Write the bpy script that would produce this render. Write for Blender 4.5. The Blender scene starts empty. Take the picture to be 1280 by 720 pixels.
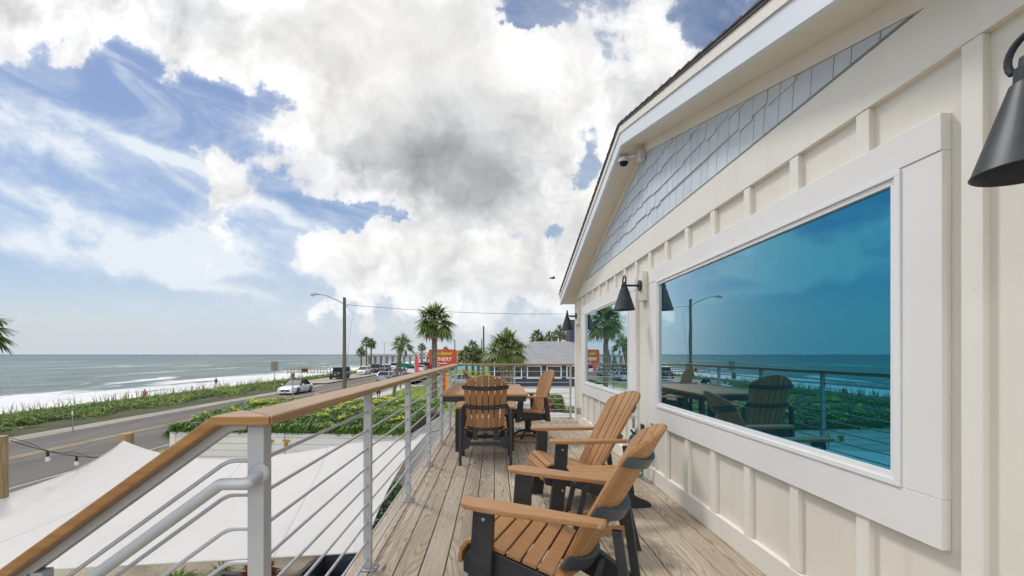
SUN_E, SUN_ANG, EXPOSURE, CLOUD, SKYGAIN, HORIZON, CIRRUS, GLOW, BACK, UP = 1.3, 9, .38, .75, (.58,.625,.705), (.44,.475,.525), (.64,.69,.74), 1.4, 2.3, .35
import bpy, math, random
from mathutils import Vector, Matrix
import mathutils.noise as mnoise
R = math.radians
rnd = random.Random(7)
scene = bpy.context.scene
col = scene.collection
GZ = -2.65                      # street level; the deck top is z = 0
CAMZ = 1.25
YAW = R(2.29)

def ray(px, py):
    c, s = math.cos(YAW), math.sin(YAW)
    cx = (px - 640) / 550.0
    return (cx*c + s, c - cx*s, (443 - py) / 550.0)
def at_y(px, Y):                # world X of a bearing at distance Y
    d = ray(px, 443); return d[0] / d[1] * Y

# ------------------------------------------------------------------ mesh builder
class MB:
    def __init__(s): s.v = []; s.f = []; s.a = []; s.pc = []; s.T = Matrix.Identity(4); s.val = 0.5
    def add(s, vs, fs):
        o = len(s.v); T = s.T; s.pc.append((len(s.v), len(s.f)))
        s.v.extend([tuple(T @ Vector(p)) for p in vs])
        s.f.extend([tuple(i + o for i in f) for f in fs]); s.a.extend([s.val]*len(fs))
        return s
    def box(s, c, d, rot=None):
        x, y, z = d[0]/2, d[1]/2, d[2]/2
        vs = [Vector((i*x, j*y, k*z)) for k in (-1, 1) for j in (-1, 1) for i in (-1, 1)]
        if rot is not None: vs = [rot @ p for p in vs]
        c = Vector(c)
        return s.add([p + c for p in vs], [(0,2,3,1),(4,5,7,6),(0,1,5,4),(2,6,7,3),(0,4,6,2),(1,3,7,5)])
    def hexa(s, bot, top):
        n = len(bot)
        return s.add(list(bot)+list(top), [tuple(range(n-1,-1,-1)), tuple(range(n,2*n))] + [(i,(i+1)%n,n+(i+1)%n,n+i) for i in range(n)])
    def prism(s, pts, axis, a, b):
        def p3(p, w):
            return (w, p[0], p[1]) if axis == 'x' else (p[0], w, p[1]) if axis == 'y' else (p[0], p[1], w)
        ar = sum(pts[i][0]*pts[(i+1)%len(pts)][1]-pts[(i+1)%len(pts)][0]*pts[i][1] for i in range(len(pts)))
        if (ar < 0) != (axis == 'y'): pts = pts[::-1]
        if a > b: a, b = b, a
        return s.hexa([p3(p, a) for p in pts], [p3(p, b) for p in pts])
    def tube(s, path, r, n=10, cap=True):
        path = [Vector(p) for p in path]; rs = r if isinstance(r, (list, tuple)) else [r]*len(path)
        vs = []; up = None
        for i, p in enumerate(path):
            if i == 0: t = path[1]-p
            elif i == len(path)-1: t = p-path[i-1]
            else: t = (path[i+1]-p).normalized()+(p-path[i-1]).normalized()
            t.normalize()
            if up is None: up = Vector((0,0,1)) if abs(t.z) < .9 else Vector((1,0,0))
            a = t.cross(up)
            if a.length < 1e-4: a = t.orthogonal()
            a.normalize(); b = t.cross(a); up = -b if b.dot(up) < 0 else b
            k = 1.0
            if 0 < i < len(path)-1:
                k = 1/max(.5, math.cos((path[i+1]-p).angle(p-path[i-1], 0)/2))
            vs += [p + (a*math.cos(2*math.pi*j/n)+b*math.sin(2*math.pi*j/n))*rs[i]*k for j in range(n)]
        fs = [(i*n+j, i*n+(j+1)%n, (i+1)*n+(j+1)%n, (i+1)*n+j) for i in range(len(path)-1) for j in range(n)]
        if cap: fs += [tuple(range(n-1,-1,-1)), tuple(range((len(path)-1)*n, len(path)*n))]
        return s.add(vs, fs)
    def lathe(s, prof, c=(0,0,0), n=24, axis='z', cap=True):
        vs = []
        for r, h in prof:
            for j in range(n):
                t = 2*math.pi*j/n; x, y = r*math.cos(t), r*math.sin(t)
                q = (x, y, h) if axis == 'z' else (x, h, y) if axis == 'y' else (h, x, y)
                vs.append((q[0]+c[0], q[1]+c[1], q[2]+c[2]))
        m = len(prof)
        fs = [(i*n+j, i*n+(j+1)%n, (i+1)*n+(j+1)%n, (i+1)*n+j) for i in range(m-1) for j in range(n)]
        if cap: fs += [tuple(range(n-1,-1,-1)), tuple(range((m-1)*n, m*n))]
        return s.add(vs, fs)
    def each(s, name, m, parent=None, **kw):
        """every added piece becomes an object of its own"""
        ends = s.pc[1:] + [(len(s.v), len(s.f))]; out = []
        for (v0, f0), (v1, f1) in zip(s.pc, ends):
            k = MB(); k.v = s.v[v0:v1]; k.f = [tuple(i-v0 for i in f) for f in s.f[f0:f1]]; k.a = s.a[f0:f1]; out.append(k.build(name, m, parent, **kw))
        return out
    def build(s, name, m, parent=None, bevel=0, smooth=False, recalc=False, seg=2):
        me = bpy.data.meshes.new(name); me.from_pydata(s.v, [], s.f)
        at = me.attributes.new('v', 'FLOAT', 'FACE'); at.data.foreach_set('value', s.a)
        if recalc:
            import bmesh
            b = bmesh.new(); b.from_mesh(me); bmesh.ops.recalc_face_normals(b, faces=b.faces); b.to_mesh(me); b.free()
        if smooth:
            me.polygons.foreach_set('use_smooth', [True]*len(me.polygons))
            if smooth != 'full': me.set_sharp_from_angle(angle=R(40))
        me.materials.append(m)
        o = bpy.data.objects.new(name, me); col.objects.link(o)
        if parent is not None: o.parent = parent
        if bevel:
            b = o.modifiers.new('bevel', 'BEVEL'); b.width = bevel; b.segments = seg; b.limit_method = 'ANGLE'; b.angle_limit = R(35); b.harden_normals = False
        return o

def tag(o, label=None, cat=None, group=None, kind=None):
    if label: o['label'] = label
    if cat: o['category'] = cat
    if group: o['group'] = group
    if kind: o['kind'] = kind
    return o
def thing(name, label, cat, loc=(0,0,0), rz=0, group=None):
    o = bpy.data.objects.new(name, None); col.objects.link(o); o.location = loc; o.rotation_euler = (0,0,rz); o.empty_display_size = .1
    return tag(o, label, cat, group)
def copy_tree(o, parent=None):
    c = o.copy(); col.objects.link(c)
    if parent is not None: c.parent = parent
    for ch in list(o.children): copy_tree(ch, c)
    return c

# ------------------------------------------------------------------ materials
def new_mat(name):
    m = bpy.data.materials.new(name); m.use_nodes = True
    nt = m.node_tree; b = nt.nodes['Principled BSDF']
    return m, nt, b
def nd(nt, t, **kw):
    n = nt.nodes.new(t)
    for k, v in kw.items():
        if k.startswith('i_'): n.inputs[k[2:].replace('_', ' ')].default_value = v
        else: setattr(n, k, v)
    return n
def L(nt, a, b): nt.links.new(a, b)
def math_(nt, op, a, b=None, c=None, clamp=False):
    n = nt.nodes.new('ShaderNodeMath'); n.operation = op; n.use_clamp = clamp
    for i, x in enumerate((a, b, c)):
        if x is None: continue
        if isinstance(x, (int, float)): n.inputs[i].default_value = x
        else: nt.links.new(x, n.inputs[i])
    return n.outputs[0]
def mixc(nt, f, a, b, blend='MIX'):
    n = nt.nodes.new('ShaderNodeMix'); n.data_type = 'RGBA'; n.blend_type = blend
    for s, x in ((n.inputs[0], f), (n.inputs[6], a), (n.inputs[7], b)):
        if isinstance(x, (int, float)): s.default_value = x
        elif isinstance(x, tuple): s.default_value = (*x, 1) if len(x) == 3 else x
        else: nt.links.new(x, s)
    return n.outputs[2]
def coords(nt, scale=(1,1,1), kind='Object'):
    t = nt.nodes.new('ShaderNodeTexCoord'); mp = nt.nodes.new('ShaderNodeMapping'); mp.inputs['Scale'].default_value = scale
    nt.links.new(t.outputs[kind], mp.inputs['Vector']); return mp.outputs[0]
def noise(nt, vec, scale, detail=4, rough=.5, dist=0):
    n = nd(nt, 'ShaderNodeTexNoise'); n.inputs['Scale'].default_value = scale; n.inputs['Detail'].default_value = detail
    n.inputs['Roughness'].default_value = rough; n.inputs['Distortion'].default_value = dist
    if vec is not None: nt.links.new(vec, n.inputs['Vector'])
    return n.outputs['Fac']
def ramp(nt, f, lo, hi, a=0.0, b=1.0):
    n = nt.nodes.new('ShaderNodeMapRange'); n.interpolation_type = 'SMOOTHSTEP'
    nt.links.new(f, n.inputs[0])
    for i, x in enumerate((lo, hi, a, b)): n.inputs[i+1].default_value = x
    return n.outputs[0]
def attr(nt, name='v'):
    n = nt.nodes.new('ShaderNodeAttribute'); n.attribute_name = name; return n.outputs['Fac']
def bump(nt, b, h, strength=.2, dist=.01):
    n = nt.nodes.new('ShaderNodeBump'); n.inputs['Strength'].default_value = strength; n.inputs['Distance'].default_value = dist
    nt.links.new(h, n.inputs['Height']); nt.links.new(n.outputs[0], b.inputs['Normal'])
def basic(name, c, c2=None, scale=8, rough=.6, metal=0, stretch=(1,1,1), bmp=0, bscale=None, spec=.5, byval=0, detail=5, coat=0):
    """two-tone surface: noise wanders between c and c2, byval adds the per-face value"""
    m, nt, b = new_mat(name)
    b.inputs['Roughness'].default_value = rough; b.inputs['Metallic'].default_value = metal
    b.inputs['Specular IOR Level'].default_value = spec
    if coat: b.inputs['Coat Weight'].default_value = coat; b.inputs['Coat Roughness'].default_value = .06
    if c2 is None: c2 = tuple(x*.82 for x in c)
    v = coords(nt, stretch); f = ramp(nt, noise(nt, v, scale, detail), .3, .7)
    if byval:
        f = math_(nt, 'ADD', math_(nt, 'MULTIPLY', f, 1-byval), math_(nt, 'MULTIPLY', attr(nt), byval))
    L(nt, mixc(nt, f, c, c2), b.inputs['Base Color'])
    if bmp: bump(nt, b, noise(nt, v, bscale or scale*6, 3), bmp, .004)
    return m
M = {}
def leafmat(name, dark, light, rough=.55, trans=.25):
    m, nt, b = new_mat(name)
    f = math_(nt, 'ADD', math_(nt, 'MULTIPLY', attr(nt), .75), math_(nt, 'MULTIPLY', noise(nt, coords(nt), 1.7, 2), .3), clamp=True)
    c = mixc(nt, f, dark, light)
    L(nt, c, b.inputs['Base Color']); b.inputs['Roughness'].default_value = rough
    tr = nd(nt, 'ShaderNodeBsdfTranslucent'); L(nt, mixc(nt, .5, c, light), tr.inputs['Color'])
    mx = nd(nt, 'ShaderNodeMixShader'); mx.inputs[0].default_value = trans
    L(nt, b.outputs[0], mx.inputs[1]); L(nt, tr.outputs[0], mx.inputs[2])
    L(nt, mx.outputs[0], nt.nodes['Material Output'].inputs['Surface'])
    return m

# weathered pine boards: growth-ring contours stretched along the board, shifted per board
def deck_wood():
    m, nt, b = new_mat('weathered_pine')
    t = nd(nt, 'ShaderNodeTexCoord'); sp = nd(nt, 'ShaderNodeSeparateXYZ'); L(nt, t.outputs['Object'], sp.inputs[0])
    v = attr(nt)
    def vec(sx, sy, off):
        c = nd(nt, 'ShaderNodeCombineXYZ')
        L(nt, math_(nt, 'MULTIPLY', sp.outputs[0], sx), c.inputs[0]); L(nt, math_(nt, 'MULTIPLY', sp.outputs[1], sy), c.inputs[1])
        L(nt, math_(nt, 'MULTIPLY', v, off), c.inputs[2]); return c.outputs[0]
    n1 = noise(nt, vec(7.5, .75, 57), 1, 1.2, .35)
    g = math_(nt, 'SINE', math_(nt, 'MULTIPLY', n1, 150))
    g = math_(nt, 'POWER', math_(nt, 'ADD', math_(nt, 'MULTIPLY', g, .5), .5), 2.2)
    fine = noise(nt, vec(130, 3.0, 31), 1, 4, .65)
    big = noise(nt, vec(3.0, .9, 13), 1, 4, .6)
    wet = noise(nt, vec(1.3, .45, 3), 1, 3, .6)
    grain = math_(nt, 'MULTIPLY', g, ramp(nt, big, .3, .62))
    c = mixc(nt, ramp(nt, fine, .25, .75), (.61,.54,.44), (.40,.33,.25))
    c = mixc(nt, math_(nt, 'MULTIPLY', grain, .80), c, (.235,.145,.07))
    c = mixc(nt, math_(nt, 'MULTIPLY', ramp(nt, wet, .5, .72), .45), c, (.34,.235,.14))
    c = mixc(nt, math_(nt, 'MULTIPLY', v, .45), c, (.30,.245,.18))
    # small knots
    vo = nd(nt, 'ShaderNodeTexVoronoi'); L(nt, vec(7, 1.6, 91), vo.inputs['Vector']); vo.inputs['Scale'].default_value = 1
    c = mixc(nt, ramp(nt, vo.outputs['Distance'], .10, .05, 0, .8), c, (.13,.075,.04))
    L(nt, c, b.inputs['Base Color']); b.inputs['Roughness'].default_value = .75; b.inputs['Specular IOR Level'].default_value = .25
    bump(nt, b, math_(nt, 'ADD', math_(nt, 'MULTIPLY', fine, .6), math_(nt, 'MULTIPLY', g, -.4)), .35, .003)
    return m
M['deck'] = deck_wood()
def plank_wood(name, a, c2, dark, axis_scale, rough=.45, amt=.5):
    m, nt, b = new_mat(name)
    v = coords(nt, axis_scale)
    n = noise(nt, v, 1, 6, .6, .3); n2 = noise(nt, coords(nt), 2.2, 3)
    c = mixc(nt, ramp(nt, n, .3, .7), a, c2); c = mixc(nt, math_(nt, 'MULTIPLY', ramp(nt, n2, .45, .75), amt), c, dark)
    c = mixc(nt, math_(nt, 'MULTIPLY', attr(nt), .5), c, dark)
    L(nt, c, b.inputs['Base Color']); b.inputs['Roughness'].default_value = rough
    bump(nt, b, n, .15, .002); return m
M['cap'] = plank_wood('oiled_rail_timber', (.47,.29,.125), (.32,.175,.065), (.24,.11,.036), (75,2.6,75), .38, .55)
M['cap_stair'] = plank_wood('oiled_stair_timber', (.44,.25,.09), (.31,.155,.048), (.22,.095,.026), (3.2,75,75), .36, .5)
M['poly'] = plank_wood('tan_recycled_board', (.46,.25,.105), (.345,.175,.068), (.26,.118,.042), (10,70,70), .5, .5)
M['poly_dark'] = plank_wood('brown_recycled_board', (.40,.22,.10), (.32,.16,.07), (.24,.112,.046), (20,60,60), .5, .5)
M['black'] = basic('black_board', (.018,.02,.023), (.030,.033,.037), 12, .45, bmp=.05)
M['navyblack'] = basic('dark_slate_board', (.035,.05,.062), (.05,.066,.08), 8, .42)
M['steel'] = basic('silver_painted_steel', (.49,.505,.52), (.43,.45,.465), 6, .42, metal=.25)
M['zinc'] = basic('galvanised_steel', (.50,.51,.52), (.36,.37,.38), 30, .35, metal=.7)
M['bolt'] = basic('bolt_steel', (.6,.6,.6), (.45,.45,.45), 40, .3, metal=.9)
M['rustbolt'] = basic('rust', (.55,.36,.07), (.40,.22,.04), 30, .8)
def siding(name, c, c2, dirt):
    m, nt, b = new_mat(name); v = coords(nt)
    n1 = noise(nt, v, 1.1, 4); run = noise(nt, coords(nt, (9,9,.55)), 1, 4, .6); gr = noise(nt, coords(nt, (40,40,2.2)), 1, 5, .6); sp = noise(nt, v, 34, 2)
    k = mixc(nt, ramp(nt, n1, .3, .7), c, c2); k = mixc(nt, ramp(nt, run, .52, .78, 0, .28), k, dirt); k = mixc(nt, ramp(nt, sp, .70, .76, 0, .3), k, dirt)
    z = nd(nt, 'ShaderNodeSeparateXYZ'); L(nt, v, z.inputs[0]); k = mixc(nt, math_(nt, 'MULTIPLY', ramp(nt, z.outputs[2], 3.1, 2.65), ramp(nt, n1, .35, .7, 0, .35)), k, dirt)
    L(nt, k, b.inputs['Base Color']); b.inputs['Roughness'].default_value = .58; bump(nt, b, gr, .10, .003); return m
M['cream'] = siding('cream_board', (.785,.742,.645), (.75,.705,.61), (.60,.54,.44)); M['creamtrim'] = siding('cream_trim_paint', (.815,.785,.705), (.785,.752,.672), (.64,.59,.50))
M['white'] = basic('white_trim_paint', (.80,.79,.755), (.765,.752,.715), 1.4, .5, bmp=.02, bscale=40)
M['vinyl'] = basic('white_vinyl', (.82,.82,.81), (.80,.80,.79), 2, .3)
M['shingle'] = basic('blue_grey_shingle', (.63,.69,.74), (.55,.61,.66), 3, .7, bmp=.12, bscale=50, byval=.6)
M['fascia'] = basic('pale_blue_fascia', (.74,.79,.83), (.70,.755,.80), 1.5, .45)
M['roofdark'] = basic('dark_shingle', (.085,.08,.08), (.13,.12,.12), 9, .85, bmp=.3)
M['lamp'] = basic('charcoal_metal', (.020,.026,.032), (.034,.040,.047), 14, .45, metal=.35)
M['lampin'] = basic('lamp_inside', (.10,.10,.10), (.07,.07,.07), 8, .5)
M['glassbulb'] = basic('frosted_bulb', (.75,.75,.72), (.7,.7,.66), 8, .15)
M['plastic'] = basic('grey_plastic', (.42,.42,.41), (.36,.36,.35), 8, .45)
M['whiteplastic'] = basic('white_plastic', (.72,.71,.69), (.66,.65,.62), 8, .4)
M['rubber'] = basic('rubber', (.018,.018,.019), (.03,.03,.03), 10, .7)
M['hose'] = basic('turquoise_hose', (.015,.20,.26), (.02,.27,.33), 8, .35)
def sailcloth():
    m, nt, b = new_mat('white_sailcloth'); v = coords(nt); sp = nd(nt, 'ShaderNodeSeparateXYZ'); L(nt, v, sp.inputs[0])
    n1 = noise(nt, v, .7, 4); n2 = noise(nt, v, 7, 5, .6)
    c = mixc(nt, ramp(nt, n1, .3, .7), (.80,.785,.75), (.77,.752,.715)); c = mixc(nt, ramp(nt, n2, .58, .8, 0, .25), c, (.53,.51,.47))
    w = math_(nt, 'ABSOLUTE', math_(nt, 'SUBTRACT', math_(nt, 'FRACT', math_(nt, 'MULTIPLY', math_(nt, 'ADD', sp.outputs[0], math_(nt, 'MULTIPLY', sp.outputs[1], .25)), .62)), .5))
    seam = ramp(nt, w, .012, .006); c = mixc(nt, math_(nt, 'MULTIPLY', seam, .35), c, (.45,.435,.40))
    L(nt, c, b.inputs['Base Color']); b.inputs['Roughness'].default_value = .8
    wr = noise(nt, coords(nt, (1.1,.35,1)), 1.6, 4, .55, .8)
    bump(nt, b, math_(nt, 'ADD', wr, math_(nt, 'MULTIPLY', seam, .05)), .5, .06)
    tr = nd(nt, 'ShaderNodeBsdfTranslucent'); L(nt, c, tr.inputs['Color']); mx = nd(nt, 'ShaderNodeMixShader'); mx.inputs[0].default_value = .30
    L(nt, b.outputs[0], mx.inputs[1]); L(nt, tr.outputs[0], mx.inputs[2]); L(nt, mx.outputs[0], nt.nodes['Material Output'].inputs['Surface']); return m
M['sail'] = sailcloth()
M['post'] = basic('treated_round_timber', (.40,.29,.15), (.26,.175,.08), 3, .75, stretch=(14,14,.8), bmp=.3)
M['cable'] = basic('black_cable', (.015,.015,.015), (.03,.03,.03), 10, .6)
M['plankwhite'] = basic('white_plank_paint', (.80,.79,.755), (.72,.71,.665), 2.2, .6, stretch=(.4,3,3), bmp=.06)
M['navy'] = basic('navy_planter', (.10,.125,.19), (.12,.145,.21), 4, .5)
M['navyrim'] = basic('mauve_grey_rim', (.27,.235,.245), (.21,.185,.195), 4, .5)
M['navywall'] = basic('navy_siding', (.030,.040,.068), (.042,.052,.082), 2, .6, stretch=(.5,.5,9))
M['greyroof'] = basic('grey_shingles', (.35,.345,.355), (.27,.265,.275), 1.2, .9, stretch=(1,4,4), bmp=.3, bscale=12)
M['soil'] = basic('dark_soil', (.05,.038,.025), (.09,.07,.05), 12, .95, bmp=.5)
M['concrete'] = basic('pale_concrete', (.56,.53,.48), (.47,.44,.39), .35, .85, bmp=.1)
M['kerb'] = basic('kerb_concrete', (.5,.48,.44), (.4,.38,.34), 1, .85)
M['lime'] = leafmat('yellow_green_leaf', (.40,.46,.03), (.72,.74,.07))  # yellow-green is the colour of these leaves themselves
M['leafdeep'] = leafmat('deep_green_leaf', (.030,.085,.012), (.21,.36,.05))
M['dune'] = leafmat('dune_leaf', (.06,.12,.02), (.29,.40,.075))
M['seaoat'] = leafmat('sea_oat', (.22,.20,.09), (.40,.36,.17))
M['palm'] = leafmat('palm_leaf', (.055,.10,.03), (.30,.38,.11), .45)
M['palmfar'] = leafmat('far_palm_leaf', (.05,.085,.03), (.19,.25,.08), .5)
M['deadpalm'] = leafmat('dry_palm_leaf', (.25,.19,.115), (.50,.41,.27), .8, .1)
M['trunk'] = basic('palm_trunk', (.22,.18,.14), (.12,.10,.075), 2.2, .9, stretch=(2,2,5), bmp=.6)
M['boot'] = basic('palm_boot', (.52,.44,.34), (.28,.22,.155), 3, .9, bmp=.5)
M['hedge'] = leafmat('hedge_leaf', (.06,.13,.018), (.30,.46,.06))
M['grasscol'] = leafmat('lawn_blade', (.14,.23,.03), (.42,.52,.09))
M['croton'] = leafmat('red_leaf', (.14,.02,.012), (.40,.09,.05))
M['red'] = basic('red_sign_paint', (.58,.075,.02), (.52,.062,.017), 3, .45)
M['maroon'] = basic('maroon_board', (.16,.02,.025), (.13,.018,.02), 3, .6)
M['orange'] = basic('orange_sign_paint', (.85,.36,.03), (.80,.30,.02), 3, .45)
M['yellow'] = basic('yellow_letter', (.86,.62,.06), (.80,.55,.05), 3, .5)
M['ochre'] = basic('ochre_band', (.34,.13,.012), (.30,.11,.01), 3, .5)
M['letter'] = basic('white_letter', (.82,.81,.78), (.78,.77,.74), 3, .5)
M['green'] = basic('street_sign_green', (.0,.17,.10), (.0,.14,.085), 3, .4)
M['pole'] = basic('weathered_pole', (.17,.15,.125), (.115,.10,.085), 2, .85, stretch=(10,10,.5), bmp=.3)
M['alu'] = basic('sign_aluminium', (.36,.36,.35), (.30,.30,.29), 3, .5, metal=.5)
M['signback'] = basic('grey_olive_sign_back', (.27,.26,.20), (.22,.21,.16), 3, .7)
M['pink'] = basic('pink_banner', (.75,.10,.14), (.68,.08,.12), 3, .7)
M['redcan'] = basic('red_gloss', (.62,.015,.03), (.55,.012,.025), 3, .3)
M['turq'] = basic('turquoise_cloth', (.0,.40,.46), (.02,.46,.50), 2, .5)
M['planks'] = basic('grey_boardwalk', (.38,.35,.30), (.26,.23,.19), 3, .85, stretch=(4,.4,4))
M['concretepier'] = basic('pier_timber', (.25,.26,.26), (.19,.20,.205), .3, .85)
M['tyre'] = basic('tyre', (.02,.02,.021), (.035,.035,.035), 12, .8)
M['rim'] = basic('alloy_rim', (.35,.36,.37), (.25,.26,.27), 8, .3, metal=.8)
M['carglass'] = basic('car_glass', (.016,.02,.024), (.03,.036,.04), 2, .35, spec=.08)
M['headlight'] = basic('headlight_lens', (.62,.64,.66), (.5,.52,.55), 10, .1)
M['taillight'] = basic('taillight_lens', (.40,.01,.01), (.3,.01,.01), 10, .15)
M['plate'] = basic('number_plate', (.55,.56,.56), (.45,.46,.46), 20, .5)
def carpaint(name, c): return basic(name, c, tuple(x*.9 for x in c), 2, .25, coat=.6)
M['cwhite'] = carpaint('white_car_paint', (.80,.80,.79)); M['cblack'] = carpaint('black_car_paint', (.018,.02,.022))
M['cnavy'] = carpaint('dark_blue_car_paint', (.03,.04,.065)); M['cblue'] = carpaint('grey_blue_car_paint', (.27,.32,.40))
M['cred'] = carpaint('red_car_paint', (.38,.02,.025)); M['csilver'] = carpaint('silver_car_paint', (.45,.46,.47))
M['cgreen'] = carpaint('dark_green_car_paint', (.045,.085,.09))
M['skin'] = basic('skin', (.42,.24,.16), (.38,.21,.14), 8, .55)
M['hair'] = basic('dark_hair', (.03,.02,.015), (.05,.035,.025), 20, .6)
M['swimred'] = basic('red_cloth', (.50,.03,.04), (.42,.025,.03), 8, .8)
M['blackcloth'] = basic('dark_cloth', (.025,.025,.03), (.04,.04,.045), 8, .8)
M['navycloth'] = basic('navy_cloth', (.025,.035,.09), (.03,.045,.11), 8, .8)
M['greycloth'] = basic('grey_cloth', (.35,.35,.34), (.3,.3,.29), 8, .8)
M['bird'] = basic('black_feathers', (.012,.012,.014), (.03,.03,.03), 10, .6)

def glass_mat():
    m, nt, b = new_mat('tinted_window_glass')
    nt.nodes.remove(b)
    lw = nd(nt, 'ShaderNodeFresnel'); lw.inputs[0].default_value = 1.45
    g1 = nd(nt, 'ShaderNodeBsdfGlossy'); g1.inputs['Roughness'].default_value = .004
    f = ramp(nt, lw.outputs[0], .040, .19)
    L(nt, mixc(nt, f, (.044,.265,.372), (.62,.76,.80)), g1.inputs['Color'])
    bn = nd(nt, 'ShaderNodeBump'); bn.inputs['Strength'].default_value = .008; bn.inputs['Distance'].default_value = .05; L(nt, noise(nt, coords(nt), 1.6, 2), bn.inputs['Height']); L(nt, bn.outputs[0], g1.inputs['Normal'])
    d = nd(nt, 'ShaderNodeBsdfDiffuse'); d.inputs['Color'].default_value = (.004,.018,.022,1)
    ad = nd(nt, 'ShaderNodeAddShader'); L(nt, g1.outputs[0], ad.inputs[0]); L(nt, d.outputs[0], ad.inputs[1])
    L(nt, ad.outputs[0], nt.nodes['Material Output'].inputs['Surface']); return m
M['glass'] = glass_mat()
M['darkglass'] = basic('dark_pane', (.02,.028,.03), (.05,.06,.06), 2, .08, spec=.6)
# ------------------------------------------------------------------ camera, sun, sky
cam = bpy.data.cameras.new('camera'); co = bpy.data.objects.new('camera', cam); col.objects.link(co)
cam.sensor_width = 36; cam.lens = 550/1280*36; cam.shift_y = (443-360)/1280; cam.clip_start = .02; cam.clip_end = 90000
co.location = (0,0,CAMZ); co.rotation_euler = (R(90), 0, -YAW); scene.camera = co
SUN_EL, SUN_AZ = 52, -46          # degrees; azimuth from +Y towards +X
sun = bpy.data.lights.new('sun', 'SUN'); sun.energy = SUN_E; sun.angle = R(SUN_ANG); sun.color = (1, .955, .88)
so = bpy.data.objects.new('sun', sun); col.objects.link(so)
sd = Vector((math.sin(R(SUN_AZ))*math.cos(R(SUN_EL)), math.cos(R(SUN_AZ))*math.cos(R(SUN_EL)), math.sin(R(SUN_EL))))
so.rotation_euler = sd.to_track_quat('Z', 'Y').to_euler()
scene.view_settings.view_transform = 'Standard'; scene.view_settings.look = 'None'
scene.view_settings.exposure = EXPOSURE; scene.view_settings.gamma = 1
scene.render.engine = 'CYCLES'
cy = scene.cycles; cy.max_bounces = 6; cy.diffuse_bounces = 3; cy.glossy_bounces = 3; cy.transmission_bounces = 3; cy.caustics_reflective = False; cy.caustics_refractive = False
cy.use_denoising = True; cy.sample_clamp_indirect = 4

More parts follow.
